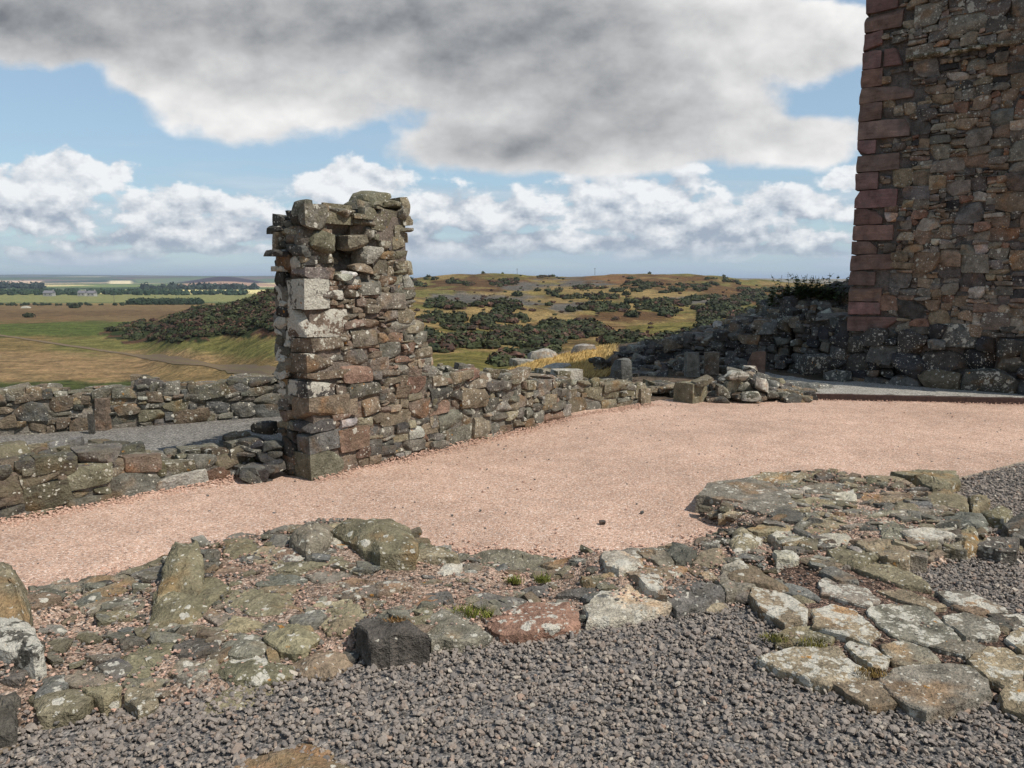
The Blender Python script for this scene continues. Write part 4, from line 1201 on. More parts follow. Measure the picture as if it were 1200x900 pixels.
# ------------------------------------------------------------------ curtain wall and mound left of the tower
def curtain():
    pts = [np.array([(a - 600) / 909. * d, d, 0]) for a, d in ((690, 16.3), (745, 15.6), (850, 14.6), (925, 13.9))] + [TC + nn_ * .12]
    P = np.array(pts); P[:, 2] = 0
    e = empty('curtain_wall', P[2] + np.array([0, .4, 0]), 'dark shaded ruin of a curtain wall and rubble bank running left from the tower', 'ruined wall')
    seg = np.linalg.norm(np.diff(P, axis=0), axis=1); cum = np.concatenate([[0], np.cumsum(seg)])
    def topz(s):
        p = np.array([np.interp(s, cum, P[:, 0]), np.interp(s, cum, P[:, 1])])
        px = 600 + 909 * p[0] / p[1]
        return np.interp(px, [680, 700, 725, 760, 800, 850, 885, 930, 985], [.0, .04, .20, .40, .56, .74, .92, 1.10, 1.18]) + .05 * math.sin(s * 9)
    cols = {'dark': 5, 'black': 2.5, 'slate': 1, 'grey': .4, 'brown': .6}
    mb = MB()
    for k in range(len(seg)):
        t = (P[k + 1] - P[k]) / seg[k]; n = np.array([t[1], -t[0], 0])
        s0 = cum[k]
        face(mb, P[k], t, n, seg[k], 1.15, lambda u: topz(s0 + u), cols, sizes=[(.2, .4, .12, .22, 1.5), (.12, .26, .07, .14, 2), (.08, .2, .04, .07, 1.5)], nres=4, lich=(.05, .4), moss=(0, .15), proud=.035, depth=.11, skew=lambda z: -.22 * z, jit=.18)
    mb.build('face_stones', MSTONE, e)
    mb = MB()
    for k in range(len(seg)):
        t = (P[k + 1] - P[k]) / seg[k]; n = np.array([t[1], -t[0], 0]); s0 = cum[k]
        core(mb, P[k] - n * .22, t, n, np.linspace(0, seg[k], max(4, int(seg[k] / .2))), lambda u: topz(s0 + u) - .06, .6, -.1, col=(.06, .05, .045), ends=0)
    mb.build('rubble_core', MSTONE, e)
    return e, P, cum, topz
cw, CWP, CWC, CWT = curtain()

def mound_rocks():
    # loose rocks lying over the bank behind the wall
    n = 0
    mb = MB()
    PX = 1010 - 310 * rng.uniform(0, 1, 3000) ** 1.35; D = rng.uniform(13.9, 20, 3000)
    XX, YY = (PX - 600) / 909. * D, D
    ZZ = terrain_h(XX, YY)
    for x, y, z in zip(XX, YY, ZZ):
        q = np.array([x, y]) - TC[:2]
        if q @ nn_[:2] < .2 and q @ tn[:2] > -.15: continue
        if (q @ tn[:2]) > -.9 and y < 13.6: continue
        ly = np.interp(x, CWP[:, 0], CWP[:, 1])
        if y < ly + .28:
            if y > ly - .15 or rng.uniform() < .45: continue
            if x < 2.0: continue
            z = max(z, .02) + .12 * sstep(1.2, 0, ly - y)
        elif y < ly + 1.2:
            si = np.interp(x, CWP[:, 0], CWC); z = max(z, CWT(si) - .08 - (y - ly) * .10) if y < ly + .6 else z
        elif x < 2.4: continue
        sc = rng.choice([.07, .1, .15, .22], p=[.35, .35, .22, .08]) * rng.uniform(.8, 1.3)
        if x < 2.6 or y < ly: sc = min(sc, .12)
        a = rng.uniform(0, 6.28)
        X = np.array([math.cos(a), math.sin(a), 0]); Y = np.array([-math.sin(a), math.cos(a), 0])
        stone(mb, (x, y, z), (sc, sc * rng.uniform(.6, .95), sc * rng.uniform(.4, .7)), X, Y, UP, mixpal({'dark': 3, 'grey': 3, 'slate': 2, 'black': .8, 'brown': 1.8, 'pale': .3}) * 1.1, rng.uniform(.05, .6), .1, n=4, rnd=.15, jit=.25, chips=7, amp=.15, rot=.25)
    o = mb.build('rock_scree', MSTONE)
    tag(o, 'dark loose rocks strewn over the bank left of the tower', 'scree', kind='stuff')
mound_rocks()

# ------------------------------------------------------------------ tower
def tower():
    HT, LN, DP = 12.5, 5.2, 8.0
    e = empty('stone_tower', TC + tn * LN / 2 - nn_ * DP / 2, 'tall rubble stone tower with red sandstone corner stones in shade', 'tower')
    Q = []
    z = .90
    k = 0
    while z < HT:
        h = rng.uniform(.22, .30)
        w = (rng.uniform(.50, .80) if k % 2 == 0 else rng.uniform(.26, .52))
        if k == 0: w = .80
        Q.append((z, z + h, w, (rng.uniform(.55, .75) if k % 2 else .35))); z += h; k += 1
    LEDGE = 5.16
    def keep(u, z, u0, u1, z0, z1):
        for (a, c, w, d) in Q:
            if z0 < c - .01 and z1 > a + .01 and u < w - .0: return False
        return True
    big = [(.28, .46, .18, .32, 1.3), (.17, .32, .10, .18, 2), (.10, .26, .04, .08, 2.2), (.06, .13, .04, .09, 1.6)]
    cols = {'dark': 1.8, 'brown': 2.4, 'grey': 2.8, 'red': .7, 'slate': 1.4, 'black': .6, 'tan': 1.2, 'pale': .5}
    def cf(u, z, c, l, m):
        if z > LEDGE: l = l + .25; c = c * .8 + .2 * np.array(PAL['pale'])
        return c * np.array([1.20, 1.12, 1.10]), min(l, .7), m
    push = lambda u, z: (.06 * sstep(.5, .7, u) if z > LEDGE else 0)
    mb = MB()
    face(mb, TC, tn, nn_, 4.2, HT - .9, lambda u: 99, cols, sizes=big, bottom=.9, keep=keep, colfn=cf, pushfn=push, nres=4, lich=(-.1, .6), moss=(0, .1), proud=.016, depth=.065, jit=.10)
    face(mb, TC + tn * 4.2, tn, nn_, LN - 4.2, HT - .9, lambda u: 99, cols, sizes=[(.3, .5, .2, .34, 2), (.2, .36, .12, .2, 2)], bottom=.9, pushfn=lambda u, z: .06 if z > LEDGE else 0, nres=2, lich=(.0, .5), moss=(0, .1), depth=.12)
    mb.build('front_masonry', MSTONE, e)
    mb = MB()
    face(mb, TC - nn_ * DP, nn_, -tn, DP, HT - .9, lambda u: 99, cols, sizes=[(.3, .5, .2, .34, 2), (.2, .36, .12, .2, 2)], bottom=.9, keep=lambda u, z, *a: u < DP - .45, nres=2, depth=.12)
    mb.build('side_masonry', MSTONE, e)
    mb = MB()
    a = .045
    c4 = [TC + tn * a - nn_ * a, TC + tn * (LN - a) - nn_ * a, TC + tn * (LN - a) - nn_ * (DP - a), TC + tn * a - nn_ * (DP - a)]
    V = np.array([p + UP * -.3 for p in c4] + [p + UP * HT for p in c4])
    mb.add(V, [(0, 1, 5, 4), (1, 2, 6, 5), (2, 3, 7, 6), (3, 0, 4, 7), (4, 5, 6, 7)], col=(.115, .10, .09), rnd=.2)
    mb.build('wall_core', MSTONE, e, smooth=False)
    for (a, c, w, d) in Q:
        ws = [(0, w)]
        if rng.uniform() < .12 and w > .5: ws = [(0, w * .5), (w * .5, w)]
        for (s0, s1) in ws:
            mb = MB()
            col = np.array([.195, .122, .100]) * (1 + rng.normal(0, .15)) * (1 + rng.normal(0, .04, 3))
            dd = d if s0 == 0 else .3
            stone(mb, TC + tn * ((s0 + s1) / 2 - .03 * (s0 == 0)) - nn_ * (dd / 2 - .018) + UP * (a + c) / 2, ((s1 - s0) / 2 - .004, dd / 2, (c - a) / 2 - .005), tn, nn_, UP, col, .1, 0, n=10, rnd=.09, jit=.03, chips=1, amp=.12, rot=.006)
            mb.build('quoin', MSAND, e)
    mb = MB()
    u = .62
    while u < LN:
        w = rng.uniform(.25, .55)
        stone(mb, TC + tn * (u + w / 2) + nn_ * .0 + UP * (LEDGE + .0), (w / 2, .12, .03), tn, nn_, UP, pal('olive'), .7, .5, n=5, rnd=.2, jit=.12, rot=.01)
        u += w
    mb.build('ledge', MSTONE, e)
    mb = MB()
    face(mb, TC + tn * -.25, tn, nn_, LN + .2, .95, lambda u: 1.0, {'dark': 4, 'slate': 1.5, 'grey': 1, 'brown': 1, 'black': 2}, sizes=[(.4, .8, .26, .42, 2), (.25, .5, .16, .28, 2), (.12, .25, .06, .14, 1)], bottom=.0, nres=7, lich=(.1, .75), moss=(0, .15), proud=.07, depth=.22, skew=lambda z: .30 - .26 * z, jit=.24, rnd=.3, keep=lambda u, z, *a: z < 1.0)
    mb.build('boulder_plinth', MSTONE, e)
    return e
tower()

def big_rock(px, py, z, h, kind, lich, label, yaw=0, name='boulder', n=9):
    p = at(px, py, z); a = math.radians(yaw)
    X = np.array([math.cos(a), math.sin(a), 0]); Y = np.array([-math.sin(a), math.cos(a), 0])
    mb = MB(); stone(mb, p, h, X, Y, UP, pal(kind), lich, .1, n=n, rnd=.32, jit=.24, chips=9, amp=.16, rot=.08)
    return tag(mb.build(name, MSTONE), label, 'boulder', 'boulders at the tower foot')
big_rock(985, 431, .22, (.72, .4, .22), 'dark', .72, 'long low lichened boulder left of the tower foot', -8)
big_rock(1110, 425, .36, (.52, .4, .42), 'dark', .75, 'largest lichen spotted boulder at the tower foot', -38)
big_rock(1032, 444, .10, (.55, .3, .12), 'brown', .3, 'flat brown boulder at the gravel edge below the tower corner', -15)
big_rock(945, 452, .1, (.4, .16, .06), 'slate', .6, 'thin lichened slab lying where the gravel strip begins', -4)
big_rock(1172, 440, .14, (.5, .35, .18), 'slate', .3, 'dark rounded boulder at the tower foot near the right frame edge', -38)
big_rock(975, 371, 1.10, (.45, .3, .06), 'grey', .3, 'flat grey slab lying on the bank beside the bottom corner stone', 5)

# weeds on the bank beside the tower
def weed(p, hgt, nst, label, dry=False):
    mb = MB()
    for _ in range(int(nst * .6)):
        b = np.array(p) + np.array([rng.normal(0, .14), rng.normal(0, .12), 0])
        lean = rng.normal(0, .3, 2); h = hgt * rng.uniform(.35, 1.05)
        k = 7
        pts = [b + np.array([lean[0] * (i / k) ** 1.5 * h, lean[1] * (i / k) ** 1.5 * h, h * i / k]) for i in range(k + 1)]
        col = np.array([.075, .095, .035]) * rng.uniform(.7, 1.5) if not dry else np.array([.06, .05, .035])
        for i in range(k):
            w = .004
            q = np.array([pts[i] + [-w, 0, 0], pts[i] + [w, 0, 0], pts[i + 1] + [w * .7, 0, 0], pts[i + 1] + [-w * .7, 0, 0]])
            mb.add(q, [(0, 1, 2, 3)], col=col * .8)
            if not dry or i > 2:
                for s in range(3 if not dry else 2):
                    a = rng.uniform(0, 6.28); ln = rng.uniform(.09, .17) * (1 - .5 * i / k) * (.6 if dry else 1)
                    dv = np.array([math.cos(a), math.sin(a), rng.uniform(-.2, .5)]) * ln; wv = np.array([-math.sin(a), math.cos(a), 0]) * ln * .34
                    mb.add(np.array([pts[i], pts[i] + dv * .5 + wv, pts[i] + dv, pts[i] + dv * .5 - wv]), [(0, 1, 2, 3)], col=col * rng.uniform(.7, 1.6))
    tag(mb.build('weed_clump', MLEAF, smooth=False), label, 'weed', 'weeds on the bank beside the tower')
for (px, d, h, ns, lb) in [(912, 16.1, .42, 23, 'green weed clump farthest from the tower on the bank'), (925, 16.0, .50, 30, 'second weed clump from the left on the bank crest'), (937, 16.1, .5, 34, 'leaning weed clump in the middle of the bank crest'),
                           (950, 15.9, .5, 34, 'dense weed clump between the leaning clump and the dry stalks'), (962, 15.8, .45, 30, 'dark low weed clump left of the tall stalks'), (975, 15.5, .5, 30, 'dark green weed clump nearest the tower corner')]:
    u = (px - 600) / 909.
    weed((u * d, d, float(terrain_h(np.array([u * d]), np.array([d]))[0]) + .06), h, ns, lb)
u = (990 - 600) / 909.
weed((u * 14.6, 14.6, float(terrain_h(np.array([u * 14.6]), np.array([14.6]))[0])), .85, 7, 'tall thin dry stalks rising beside the tower corner', True)

# ------------------------------------------------------------------ foreground stones
CR = {'A': (0, 640, 3.4625), 'B': (160, 590, 4.2857), 'C': (380, 590, 4.), 'D': (600, 600, 4.), 'E': (800, 530, 3.), 'F': (860, 660, 3.529), 'P': (0, 0, 1.)}
TRACED = []
def S_(crop, pts, zt, th, label=None, kind='grey', lich=.35, moss=.3, dome=0., name='stone', cat='stone', rough=.012, namp=.010, group=None, tilt=(0, 0), bev=.008):
    ox, oy, sc = CR[crop]
    if name == 'stone' and crop in 'ABC': zt = .04 + (zt - .04) * .66
    elif name == 'boulder' and crop in 'ABC': zt = .04 + (zt - .04) * .86
    elif crop in 'DE' and zt > .06: zt = .04 + (zt - .04) * .80
    elif crop == 'F': zt = .045 + (zt - .045) * .58
    poly = [at(ox + x / sc, oy + y / sc, zt - dome * .5)[:2] for x, y in pts]
    TRACED.append(dict(poly=poly, zt=zt, th=th, label=label, kind=kind, lich=lich, moss=moss, dome=dome, name=name, cat=cat, rough=rough, namp=namp, group=group, tilt=tilt, bev=bev))

# left end
S_('A', [(-90, 90), (10, 70), (60, 90), (100, 140), (118, 210), (98, 300), (-90, 310)], .36, .42, 'large mossy rounded boulder cut by the left frame edge', 'olive', .2, .8, .16, 'boulder', 'boulder', .02, .03)
S_('A', [(-90, 262), (0, 255), (80, 290), (140, 325), (170, 400), (140, 420), (40, 400), (-90, 380)], .26, .32, 'black faced boulder edged with white lichen at the left frame edge', 'dark', 1.0, .0, .02, 'boulder', 'boulder', .012, .012)
S_('A', [(-90, 445), (30, 435), (85, 455), (112, 500), (90, 540), (-90, 530)], .16, .2, 'small dark split stone below the black faced boulder', 'dark', .25, .3)
S_('A', [(-90, 612), (60, 590), (76, 620), (55, 725), (-90, 760)], .15, .2, 'dark brown stone in the lower left corner by the gravel', 'dark', .15, .2, .02)
S_('A', [(320, 145), (360, 120), (440, 125), (500, 100), (640, 100), (645, 128), (560, 125), (480, 137), (400, 152), (330, 168)], .08, .14, 'long thin grey ledge stone bordering the pink gravel', 'grey', .1, .2, .02, rough=.006)
S_('A', [(118, 160), (190, 178), (290, 190), (335, 208), (230, 218), (118, 208)], .06, .1, 'thin stone sunk in gravel right of the mossy boulder', 'grey', .15, .5)
S_('A', [(330, 205), (430, 165), (540, 140), (635, 165), (625, 190), (470, 192), (380, 208)], .09, .12, 'flat mossy stone between ledge stone and upright boulder', 'olive', .15, .7)
S_('A', [(270, 352), (330, 310), (400, 325), (445, 370), (400, 392), (300, 382)], .09, .12, 'small humped stone alone in the pink gravel patch', 'grey', .2, .4, .03)
S_('A', [(485, 500), (490, 440), (600, 392), (735, 375), (690, 430), (600, 520), (560, 530), (500, 522)], .12, .16, 'large tilted mossy slab at the left of the footing', 'olive', .15, .6, .02)
S_('A', [(330, 450), (490, 430), (486, 500), (470, 490), (400, 480)], .10, .14, 'flat grey green stone left of the tilted mossy slab', 'grey', .15, .6)
S_('A', [(240, 555), (330, 498), (440, 488), (480, 520), (400, 562), (300, 570)], .11, .14, 'flat grey stone below the pink gravel patch', 'grey', .2, .4)
S_('A', [(110, 612), (200, 585), (330, 592), (385, 622), (310, 675), (150, 690)], .11, .14, 'broad stone with a cluster of white lichen dots at gravel edge', 'olive', .45, .7, .02)
S_('A', [(325, 582), (470, 560), (500, 575), (480, 605), (420, 625), (350, 605)], .12, .12, None, 'tan', .2, .6)
S_('A', [(500, 277), (560, 255), (610, 262), (606, 292), (510, 292)], .09, .1, None, 'dark', .1, .2)
S_('A', [(490, 392), (570, 370), (600, 395), (500, 412)], .10, .1, None, 'dark', .1, .2)
S_('A', [(190, 400), (260, 380), (330, 400), (330, 440), (230, 440)], .08, .1, None, 'grey', .2, .5)
S_('A', [(500, 590), (560, 560), (620, 565), (640, 610), (560, 640)], .12, .12, None, 'tan', .6, .5)
# middle hump
S_('B', [(104, 430), (112, 370), (200, 250), (300, 252), (332, 292), (325, 385), (290, 410), (200, 400)], .25, .34, 'upright mossy boulder standing on the court side of the footing', 'olive', .25, .8, .05, 'boulder', 'boulder', .012, .016, None, (0, .25))
S_('B', [(65, 572), (108, 445), (200, 402), (400, 398), (465, 432), (330, 535), (250, 582), (110, 590)], .18, .24, 'sloping mossy slab lying in front of the upright boulder', 'olive', .25, .9, .03, 'stone', 'stone', .012, .016, None, (0, .12))
S_('B', [(438, 250), (450, 207), (590, 176), (645, 218), (560, 245), (480, 265)], .22, .26, 'pointed dark olive stone on the upper edge of the hump', 'olive', .15, .5, .03)
S_('B', [(670, 207), (672, 170), (760, 166), (770, 207), (730, 224)], .20, .2, 'small cubic grey stone on the upper edge of the hump', 'slate', .1, .2)
S_('B', [(775, 162), (870, 95), (960, 125), (985, 168), (930, 212), (850, 225), (800, 205)], .27, .32, 'grey angular boulder left of the big mossy one', 'grey', .25, .4, .07, 'boulder', 'boulder', .012, .02)
S_('C', [(32, 112), (90, 75), (200, 64), (330, 60), (392, 100), (432, 180), (420, 218), (260, 225), (180, 192), (90, 148)], .29, .36, 'biggest mossy boulder at the back edge of the footing', 'olive', .35, .9, .07, 'boulder', 'boulder', .012, .02)
S_('B', [(560, 257), (640, 225), (720, 220), (732, 242), (680, 288), (590, 284)], .19, .2, 'flat stone with lichen dots below the small cubic stone', 'tan', .4, .5)
S_('B', [(345, 385), (430, 270), (500, 262), (545, 290), (578, 345), (520, 385), (480, 378), (430, 372)], .18, .22, 'humped brown grey stone in the middle of the hump', 'brown', .2, .4, .04)
S_('B', [(345, 282), (350, 245), (400, 230), (428, 252), (390, 302)], .19, .2, None, 'dark', .2, .3)
S_('B', [(690, 272), (760, 225), (842, 240), (832, 292), (740, 302)], .19, .2, 'stone dotted with large white lichen circles on the hump', 'slate', .75, .2)
S_('B', [(850, 237), (890, 215), (942, 220), (930, 252), (870, 257)], .20, .14, None, 'slate', .1, .2)
S_('B', [(950, 192), (1000, 150), (1095, 200), (1040, 228)], .24, .2, 'white crusted stone wedged against the biggest mossy boulder', 'pale', .85, .2)
S_('B', [(400, 512), (520, 400), (650, 380), (760, 420), (795, 500), (740, 555), (600, 560), (520, 532)], .15, .18, 'wide smooth mossy slab in the centre left of the footing', 'olive', .3, .7, .02)
S_('B', [(590, 410), (680, 380), (830, 370), (852, 402), (780, 432), (640, 442)], .17, .14, 'low brown slab above the wide smooth mossy slab', 'brown', .15, .4)
S_('B', [(650, 342), (760, 312), (880, 330), (860, 352), (760, 372), (680, 367)], .17, .14, 'thin layered slab at the crest of the hump', 'olive', .2, .6)
S_('B', [(850, 382), (960, 330), (1065, 340), (1052, 372), (930, 402)], .16, .14, 'thin grey slab right of the layered slab', 'grey', .2, .4)
S_('B', [(815, 502), (880, 440), (950, 445), (942, 502), (850, 540)], .14, .14, 'small tilted stone with lichen specks in the pink gravel', 'grey', .4, .4)
S_('B', [(640, 672), (760, 620), (880, 625), (905, 690), (830, 755), (720, 748), (650, 702)], .13, .16, 'blocky mossy stone with dark left face near the gravel', 'tan', .35, .6, .02)
S_('B', [(420, 692), (520, 640), (612, 650), (645, 730), (580, 768), (460, 772)], .13, .16, 'grey stone bearing one big white lichen disc', 'grey', .5, .4, .02)
S_('B', [(925, 620), (960, 580), (1130, 560), (1155, 600), (1050, 655), (960, 655)], .13, .14, 'pale yellow mossy stone behind the charcoal block', 'tan', .35, .9, .03)
S_('B', [(760, 592), (800, 555), (942, 540), (962, 560), (900, 612), (780, 622)], .14, .12, None, 'slate', .2, .3)
S_('B', [(170, 702), (330, 660), (425, 670), (395, 742), (280, 765), (190, 742)], .12, .14, 'dark flat stone left of the stone with one lichen disc', 'dark', .15, .3)
S_('B', [(415, 852), (440, 800), (600, 760), (765, 800), (778, 850), (600, 890), (490, 885)], .10, .14, 'long stone with a thick white lichen crust at the gravel edge', 'olive', .9, .4, .02)
S_('B', [(780, 800), (880, 740), (1000, 735), (1080, 790), (980, 850), (850, 850)], .09, .12, 'low brown stone half buried at the gravel edge', 'brown', .4, .5, .03)
S_('B', [(160, 850), (220, 790), (330, 800), (360, 850), (260, 890)], .10, .1, None, 'grey', .6, .3)
S_('B', [(1000, 410), (1090, 385), (1200, 400), (1200, 430), (1100, 445)], .14, .1, None, 'grey', .55, .3)
S_('C', [(145, 592), (188, 522), (240, 530), (252, 566), (390, 580), (490, 622), (380, 626), (228, 632)], .165, .2, 'charcoal broken block with a sharp black left face', 'dark', .15, .02, 0, 'stone_block', 'stone block', .014, .028)
S_('C', [(392, 548), (600, 502), (692, 540), (775, 606), (640, 632), (502, 642), (440, 590)], .11, .14, 'flat grey slab with a white lichen front edge beside the charcoal block', 'grey', .45, .5)
S_('C', [(758, 535), (830, 507), (960, 465), (1140, 460), (1182, 500), (1195, 548), (1060, 582), (930, 608), (830, 602), (790, 580)], .12, .16, 'rust red stone with white lichen discs at the gravel edge', 'red', .7, .05, .02, 'stone', 'stone', .01, .012)
S_('C', [(255, 282), (330, 247), (480, 225), (612, 236), (625, 268), (560, 268), (450, 268), (320, 300)], .17, .2, 'long dark edged slab below the biggest mossy boulder', 'tan', .55, .4)
S_('C', [(500, 335), (600, 288), (642, 300), (632, 337), (560, 350)], .10, .12, 'small white crusted stone right of the long dark edged slab', 'pale', .9, .0)
S_('C', [(900, 407), (960, 385), (1062, 386), (1062, 422), (960, 437)], .07, .1, 'smooth oval dark grey stone set in pink gravel', 'slate', .1, .1, .03)
S_('C', [(1100, 402), (1130, 385), (1190, 388), (1215, 440), (1130, 448)], .08, .1, 'smooth roundish dark grey stone beside the oval one', 'slate', .15, .05, .03)
S_('C', [(630, 252), (780, 225), (900, 225), (962, 252), (1100, 245), (1200, 240), (1245, 300), (1050, 325), (900, 312), (760, 302), (690, 272)], .06, .12, 'long low bedrock like slab edging the pink gravel in the middle', 'grey', .2, .5, .02)
S_('C', [(425, 445), (590, 430), (605, 462), (500, 478)], .10, .1, None, 'slate', .3, .3)
S_('C', [(90, 412), (200, 390), (400, 380), (405, 402), (250, 428), (110, 432)], .14, .1, 'thin pale streaked slab across the centre of the footing', 'grey', .7, .4)
S_('C', [(-60, 490), (130, 462), (190, 515), (150, 560), (0, 585)], .12, .12, None, 'tan', .3, .8)
S_('C', [(240, 500), (330, 470), (430, 480), (400, 540), (290, 550)], .11, .1, None, 'grey', .4, .5)
# joint between footing and paving
S_('D', [(415, 215), (432, 185), (530, 185), (612, 237), (500, 262), (440, 247)], .19, .24, 'white topped block with a deep black side standing proud of the footing', 'pale', .8, .1, 0, 'stone_block', 'stone block', .008, .012)
S_('D', [(508, 268), (600, 237), (682, 255), (692, 320), (722, 378), (640, 362), (560, 302)], .15, .2, 'lichen blotched stone just right of the white topped block', 'tan', .9, .1)
S_('D', [(362, 500), (345, 440), (420, 380), (540, 352), (640, 358), (742, 442), (620, 467), (480, 492)], .085, .12, 'broad whitish slab low in front of the white topped block', 'pale', .75, .2)
S_('D', [(535, 182), (620, 165), (702, 175), (765, 230), (700, 247), (620, 217)], .16, .2, 'grey slab edging the pink gravel behind the white topped block', 'grey', .35, .4)
S_('D', [(720, 192), (750, 148), (820, 162), (862, 190), (840, 222), (770, 222)], .18, .2, 'dark angular stone poking up at the pink gravel edge', 'dark', .15, .1, .02)
S_('D', [(848, 238), (900, 180), (970, 175), (1025, 217), (1000, 248), (920, 252)], .15, .18, 'greenish flat topped stone right of the dark angular stone', 'olive', .2, .5, .02)
S_('D', [(718, 402), (820, 330), (900, 315), (1005, 386), (870, 427), (780, 442)], .10, .14, 'large plain grey slab overhanging the grey gravel', 'slate', .25, .3)
S_('D', [(955, 322), (1000, 280), (1100, 270), (1180, 322), (1100, 352), (1010, 372)], .12, .14, 'grey olive slab right of the large plain grey slab', 'grey', .25, .5)
S_('D', [(1018, 142), (1045, 90), (1075, 70), (1165, 128), (1132, 168), (1040, 180)], .17, .24, 'angular pale lichened stone rising at the left of the rubble paving', 'tan', .85, .1, .03)
S_('D', [(993, 262), (1060, 235), (1115, 265), (1060, 273)], .15, .1, 'small white stone below the pointed pale stone', 'pale', .7, 0)
S_('D', [(720, 292), (770, 258), (802, 275), (760, 303)], .14, .1, None, 'pale', .7, .2)
S_('D', [(880, 300), (940, 290), (960, 320), (900, 320)], .12, .1, None, 'tan', .5, .2)
S_('D', [(820, 265), (900, 258), (940, 280), (860, 292)], .13, .1, None, 'brown', .3, .2)
# rubble paving right
S_('E', [(58, 152), (95, 105), (230, 88), (300, 108), (350, 140), (385, 165), (400, 192), (330, 202), (282, 212), (180, 187), (90, 152)], .155, .22, 'great round edged slab with dark underside beside the pink gravel', 'grey', .45, .3, .01, 'slab', 'stone slab', .012, .008)
S_('E', [(303, 217), (330, 195), (380, 188), (432, 225), (420, 247), (350, 235)], .15, .22, 'black cube like stone touching the great round edged slab', 'dark', .1, .0, 0, 'stone_block', 'stone block')
S_('E', [(738, 72), (850, 63), (960, 73), (970, 96), (900, 127), (880, 132), (810, 87)], .15, .22, 'farthest flat topped boulder where pink and grey gravel meet', 'olive', .2, .6, .01, 'boulder', 'boulder')
S_('E', [(845, 152), (920, 133), (1000, 153), (1003, 197), (920, 192), (880, 182)], .16, .2, 'rounded grey olive stone below the farthest flat boulder', 'olive', .25, .5, .04)
S_('E', [(1003, 150), (1070, 138), (1082, 170), (1020, 197)], .15, .18, 'tan stone beside the grey gravel, right of rounded olive stone', 'tan', .4, .5, .03)
S_('E', [(915, 227), (960, 205), (1050, 205), (1072, 250), (1030, 267), (950, 252)], .17, .2, 'plain dark grey wedge stone at the right of the rubble paving', 'slate', .1, .1, .03)
S_('E', [(1052, 205), (1120, 188), (1158, 215), (1130, 237), (1072, 227)], .14, .18, 'yellowish lichened stone behind the dark wedge stone', 'tan', .65, .4, .03)
S_('E', [(1130, 242), (1190, 213), (1290, 225), (1290, 310), (1160, 295)], .17, .24, 'dark rough boulder at the right frame edge', 'dark', .2, .1, .04, 'boulder', 'boulder')
S_('E', [(1035, 322), (1080, 300), (1185, 303), (1175, 348), (1120, 345)], .13, .18, 'dark block with a white lichen corner near the right frame edge', 'dark', .6, .1)
S_('E', [(773, 278), (840, 262), (940, 280), (958, 292), (870, 303), (820, 303)], .19, .26, 'block with white lichened front face in the rubble paving', 'pale', .8, .1, 0, 'stone_block', 'stone block')
S_('E', [(955, 292), (1000, 253), (1037, 265), (1038, 322), (990, 337)], .16, .22, 'rounded green white stone right of the white faced block', 'olive', .65, .6, .05)
S_('E', [(728, 217), (790, 190), (870, 194), (885, 207), (790, 227)], .18, .22, 'flat slab with a black hollow under its left end', 'grey', .3, .4)
S_('E', [(605, 322), (640, 308), (720, 310), (803, 352), (790, 372), (720, 378)], .15, .2, 'tilted slab beside the grey gravel with a dark left side', 'tan', .45, .4)
S_('E', [(690, 257), (740, 246), (775, 270), (772, 300), (700, 302)], .17, .22, 'grey cubic stone left of the white faced block', 'grey', .4, .2)
S_('E', [(700, 237), (760, 235), (905, 270), (850, 282)], .17, .16, 'ribbed layered stone above the white faced block', 'pale', .5, .3)
S_('E', [(510, 352), (580, 330), (695, 370), (640, 397), (540, 387)], .12, .14, 'greenish low stone below the tilted slab', 'olive', .3, .6)
S_('E', [(400, 267), (470, 253), (525, 270), (500, 292), (430, 292)], .13, .14, None, 'tan', .4, .4)
S_('E', [(340, 137), (430, 120), (465, 135), (380, 152)], .12, .12, None, 'pale', .5, .2)
S_('E', [(460, 82), (520, 75), (535, 90), (480, 97)], .11, .12, None, 'dark', .2, .2)
S_('E', [(525, 152), (600, 135), (615, 170), (550, 182)], .12, .12, None, 'pale', .7, .2)
S_('E', [(400, 172), (470, 160), (560, 185), (480, 202)], .13, .12, None, 'tan', .4, .3)
S_('E', [(230, 92), (330, 75), (440, 85), (400, 110), (300, 108)], .115, .12, 'pale mottled flat stone behind the great slab', 'tan', .65, .3)
S_('E', [(560, 210), (680, 190), (730, 215), (640, 240)], .14, .12, None, 'grey', .4, .3)
S_('E', [(620, 150), (720, 140), (780, 165), (660, 185)], .12, .12, None, 'brown', .4, .2)
S_('E', [(420, 120), (500, 105), (560, 130), (470, 140)], .12, .1, None, 'grey', .5, .3)
S_('E', [(470, 300), (560, 280), (600, 310), (520, 335)], .13, .12, None, 'pale', .6, .2)
S_('E', [(300, 290), (380, 280), (430, 305), (350, 320)], .13, .12, None, 'pale', .7, .2)
S_('E', [(320, 350), (390, 345), (410, 380), (330, 388)], .12, .12, 'whitish flat stone at the joint of footing and paving', 'pale', .8, .1)
S_('E', [(590, 402), (680, 385), (850, 440), (875, 477), (760, 457), (660, 432)], .10, .12, 'broad olive slab along the grey gravel on the right', 'olive', .4, .5, 0, 'paving_slab', 'paving slab')
S_('E', [(478, 417), (530, 403), (600, 430), (612, 452), (560, 452)], .115, .1, 'small plain dark slate lying among pale slabs', 'slate', .03, .05, 0, 'paving_slab', 'paving slab')
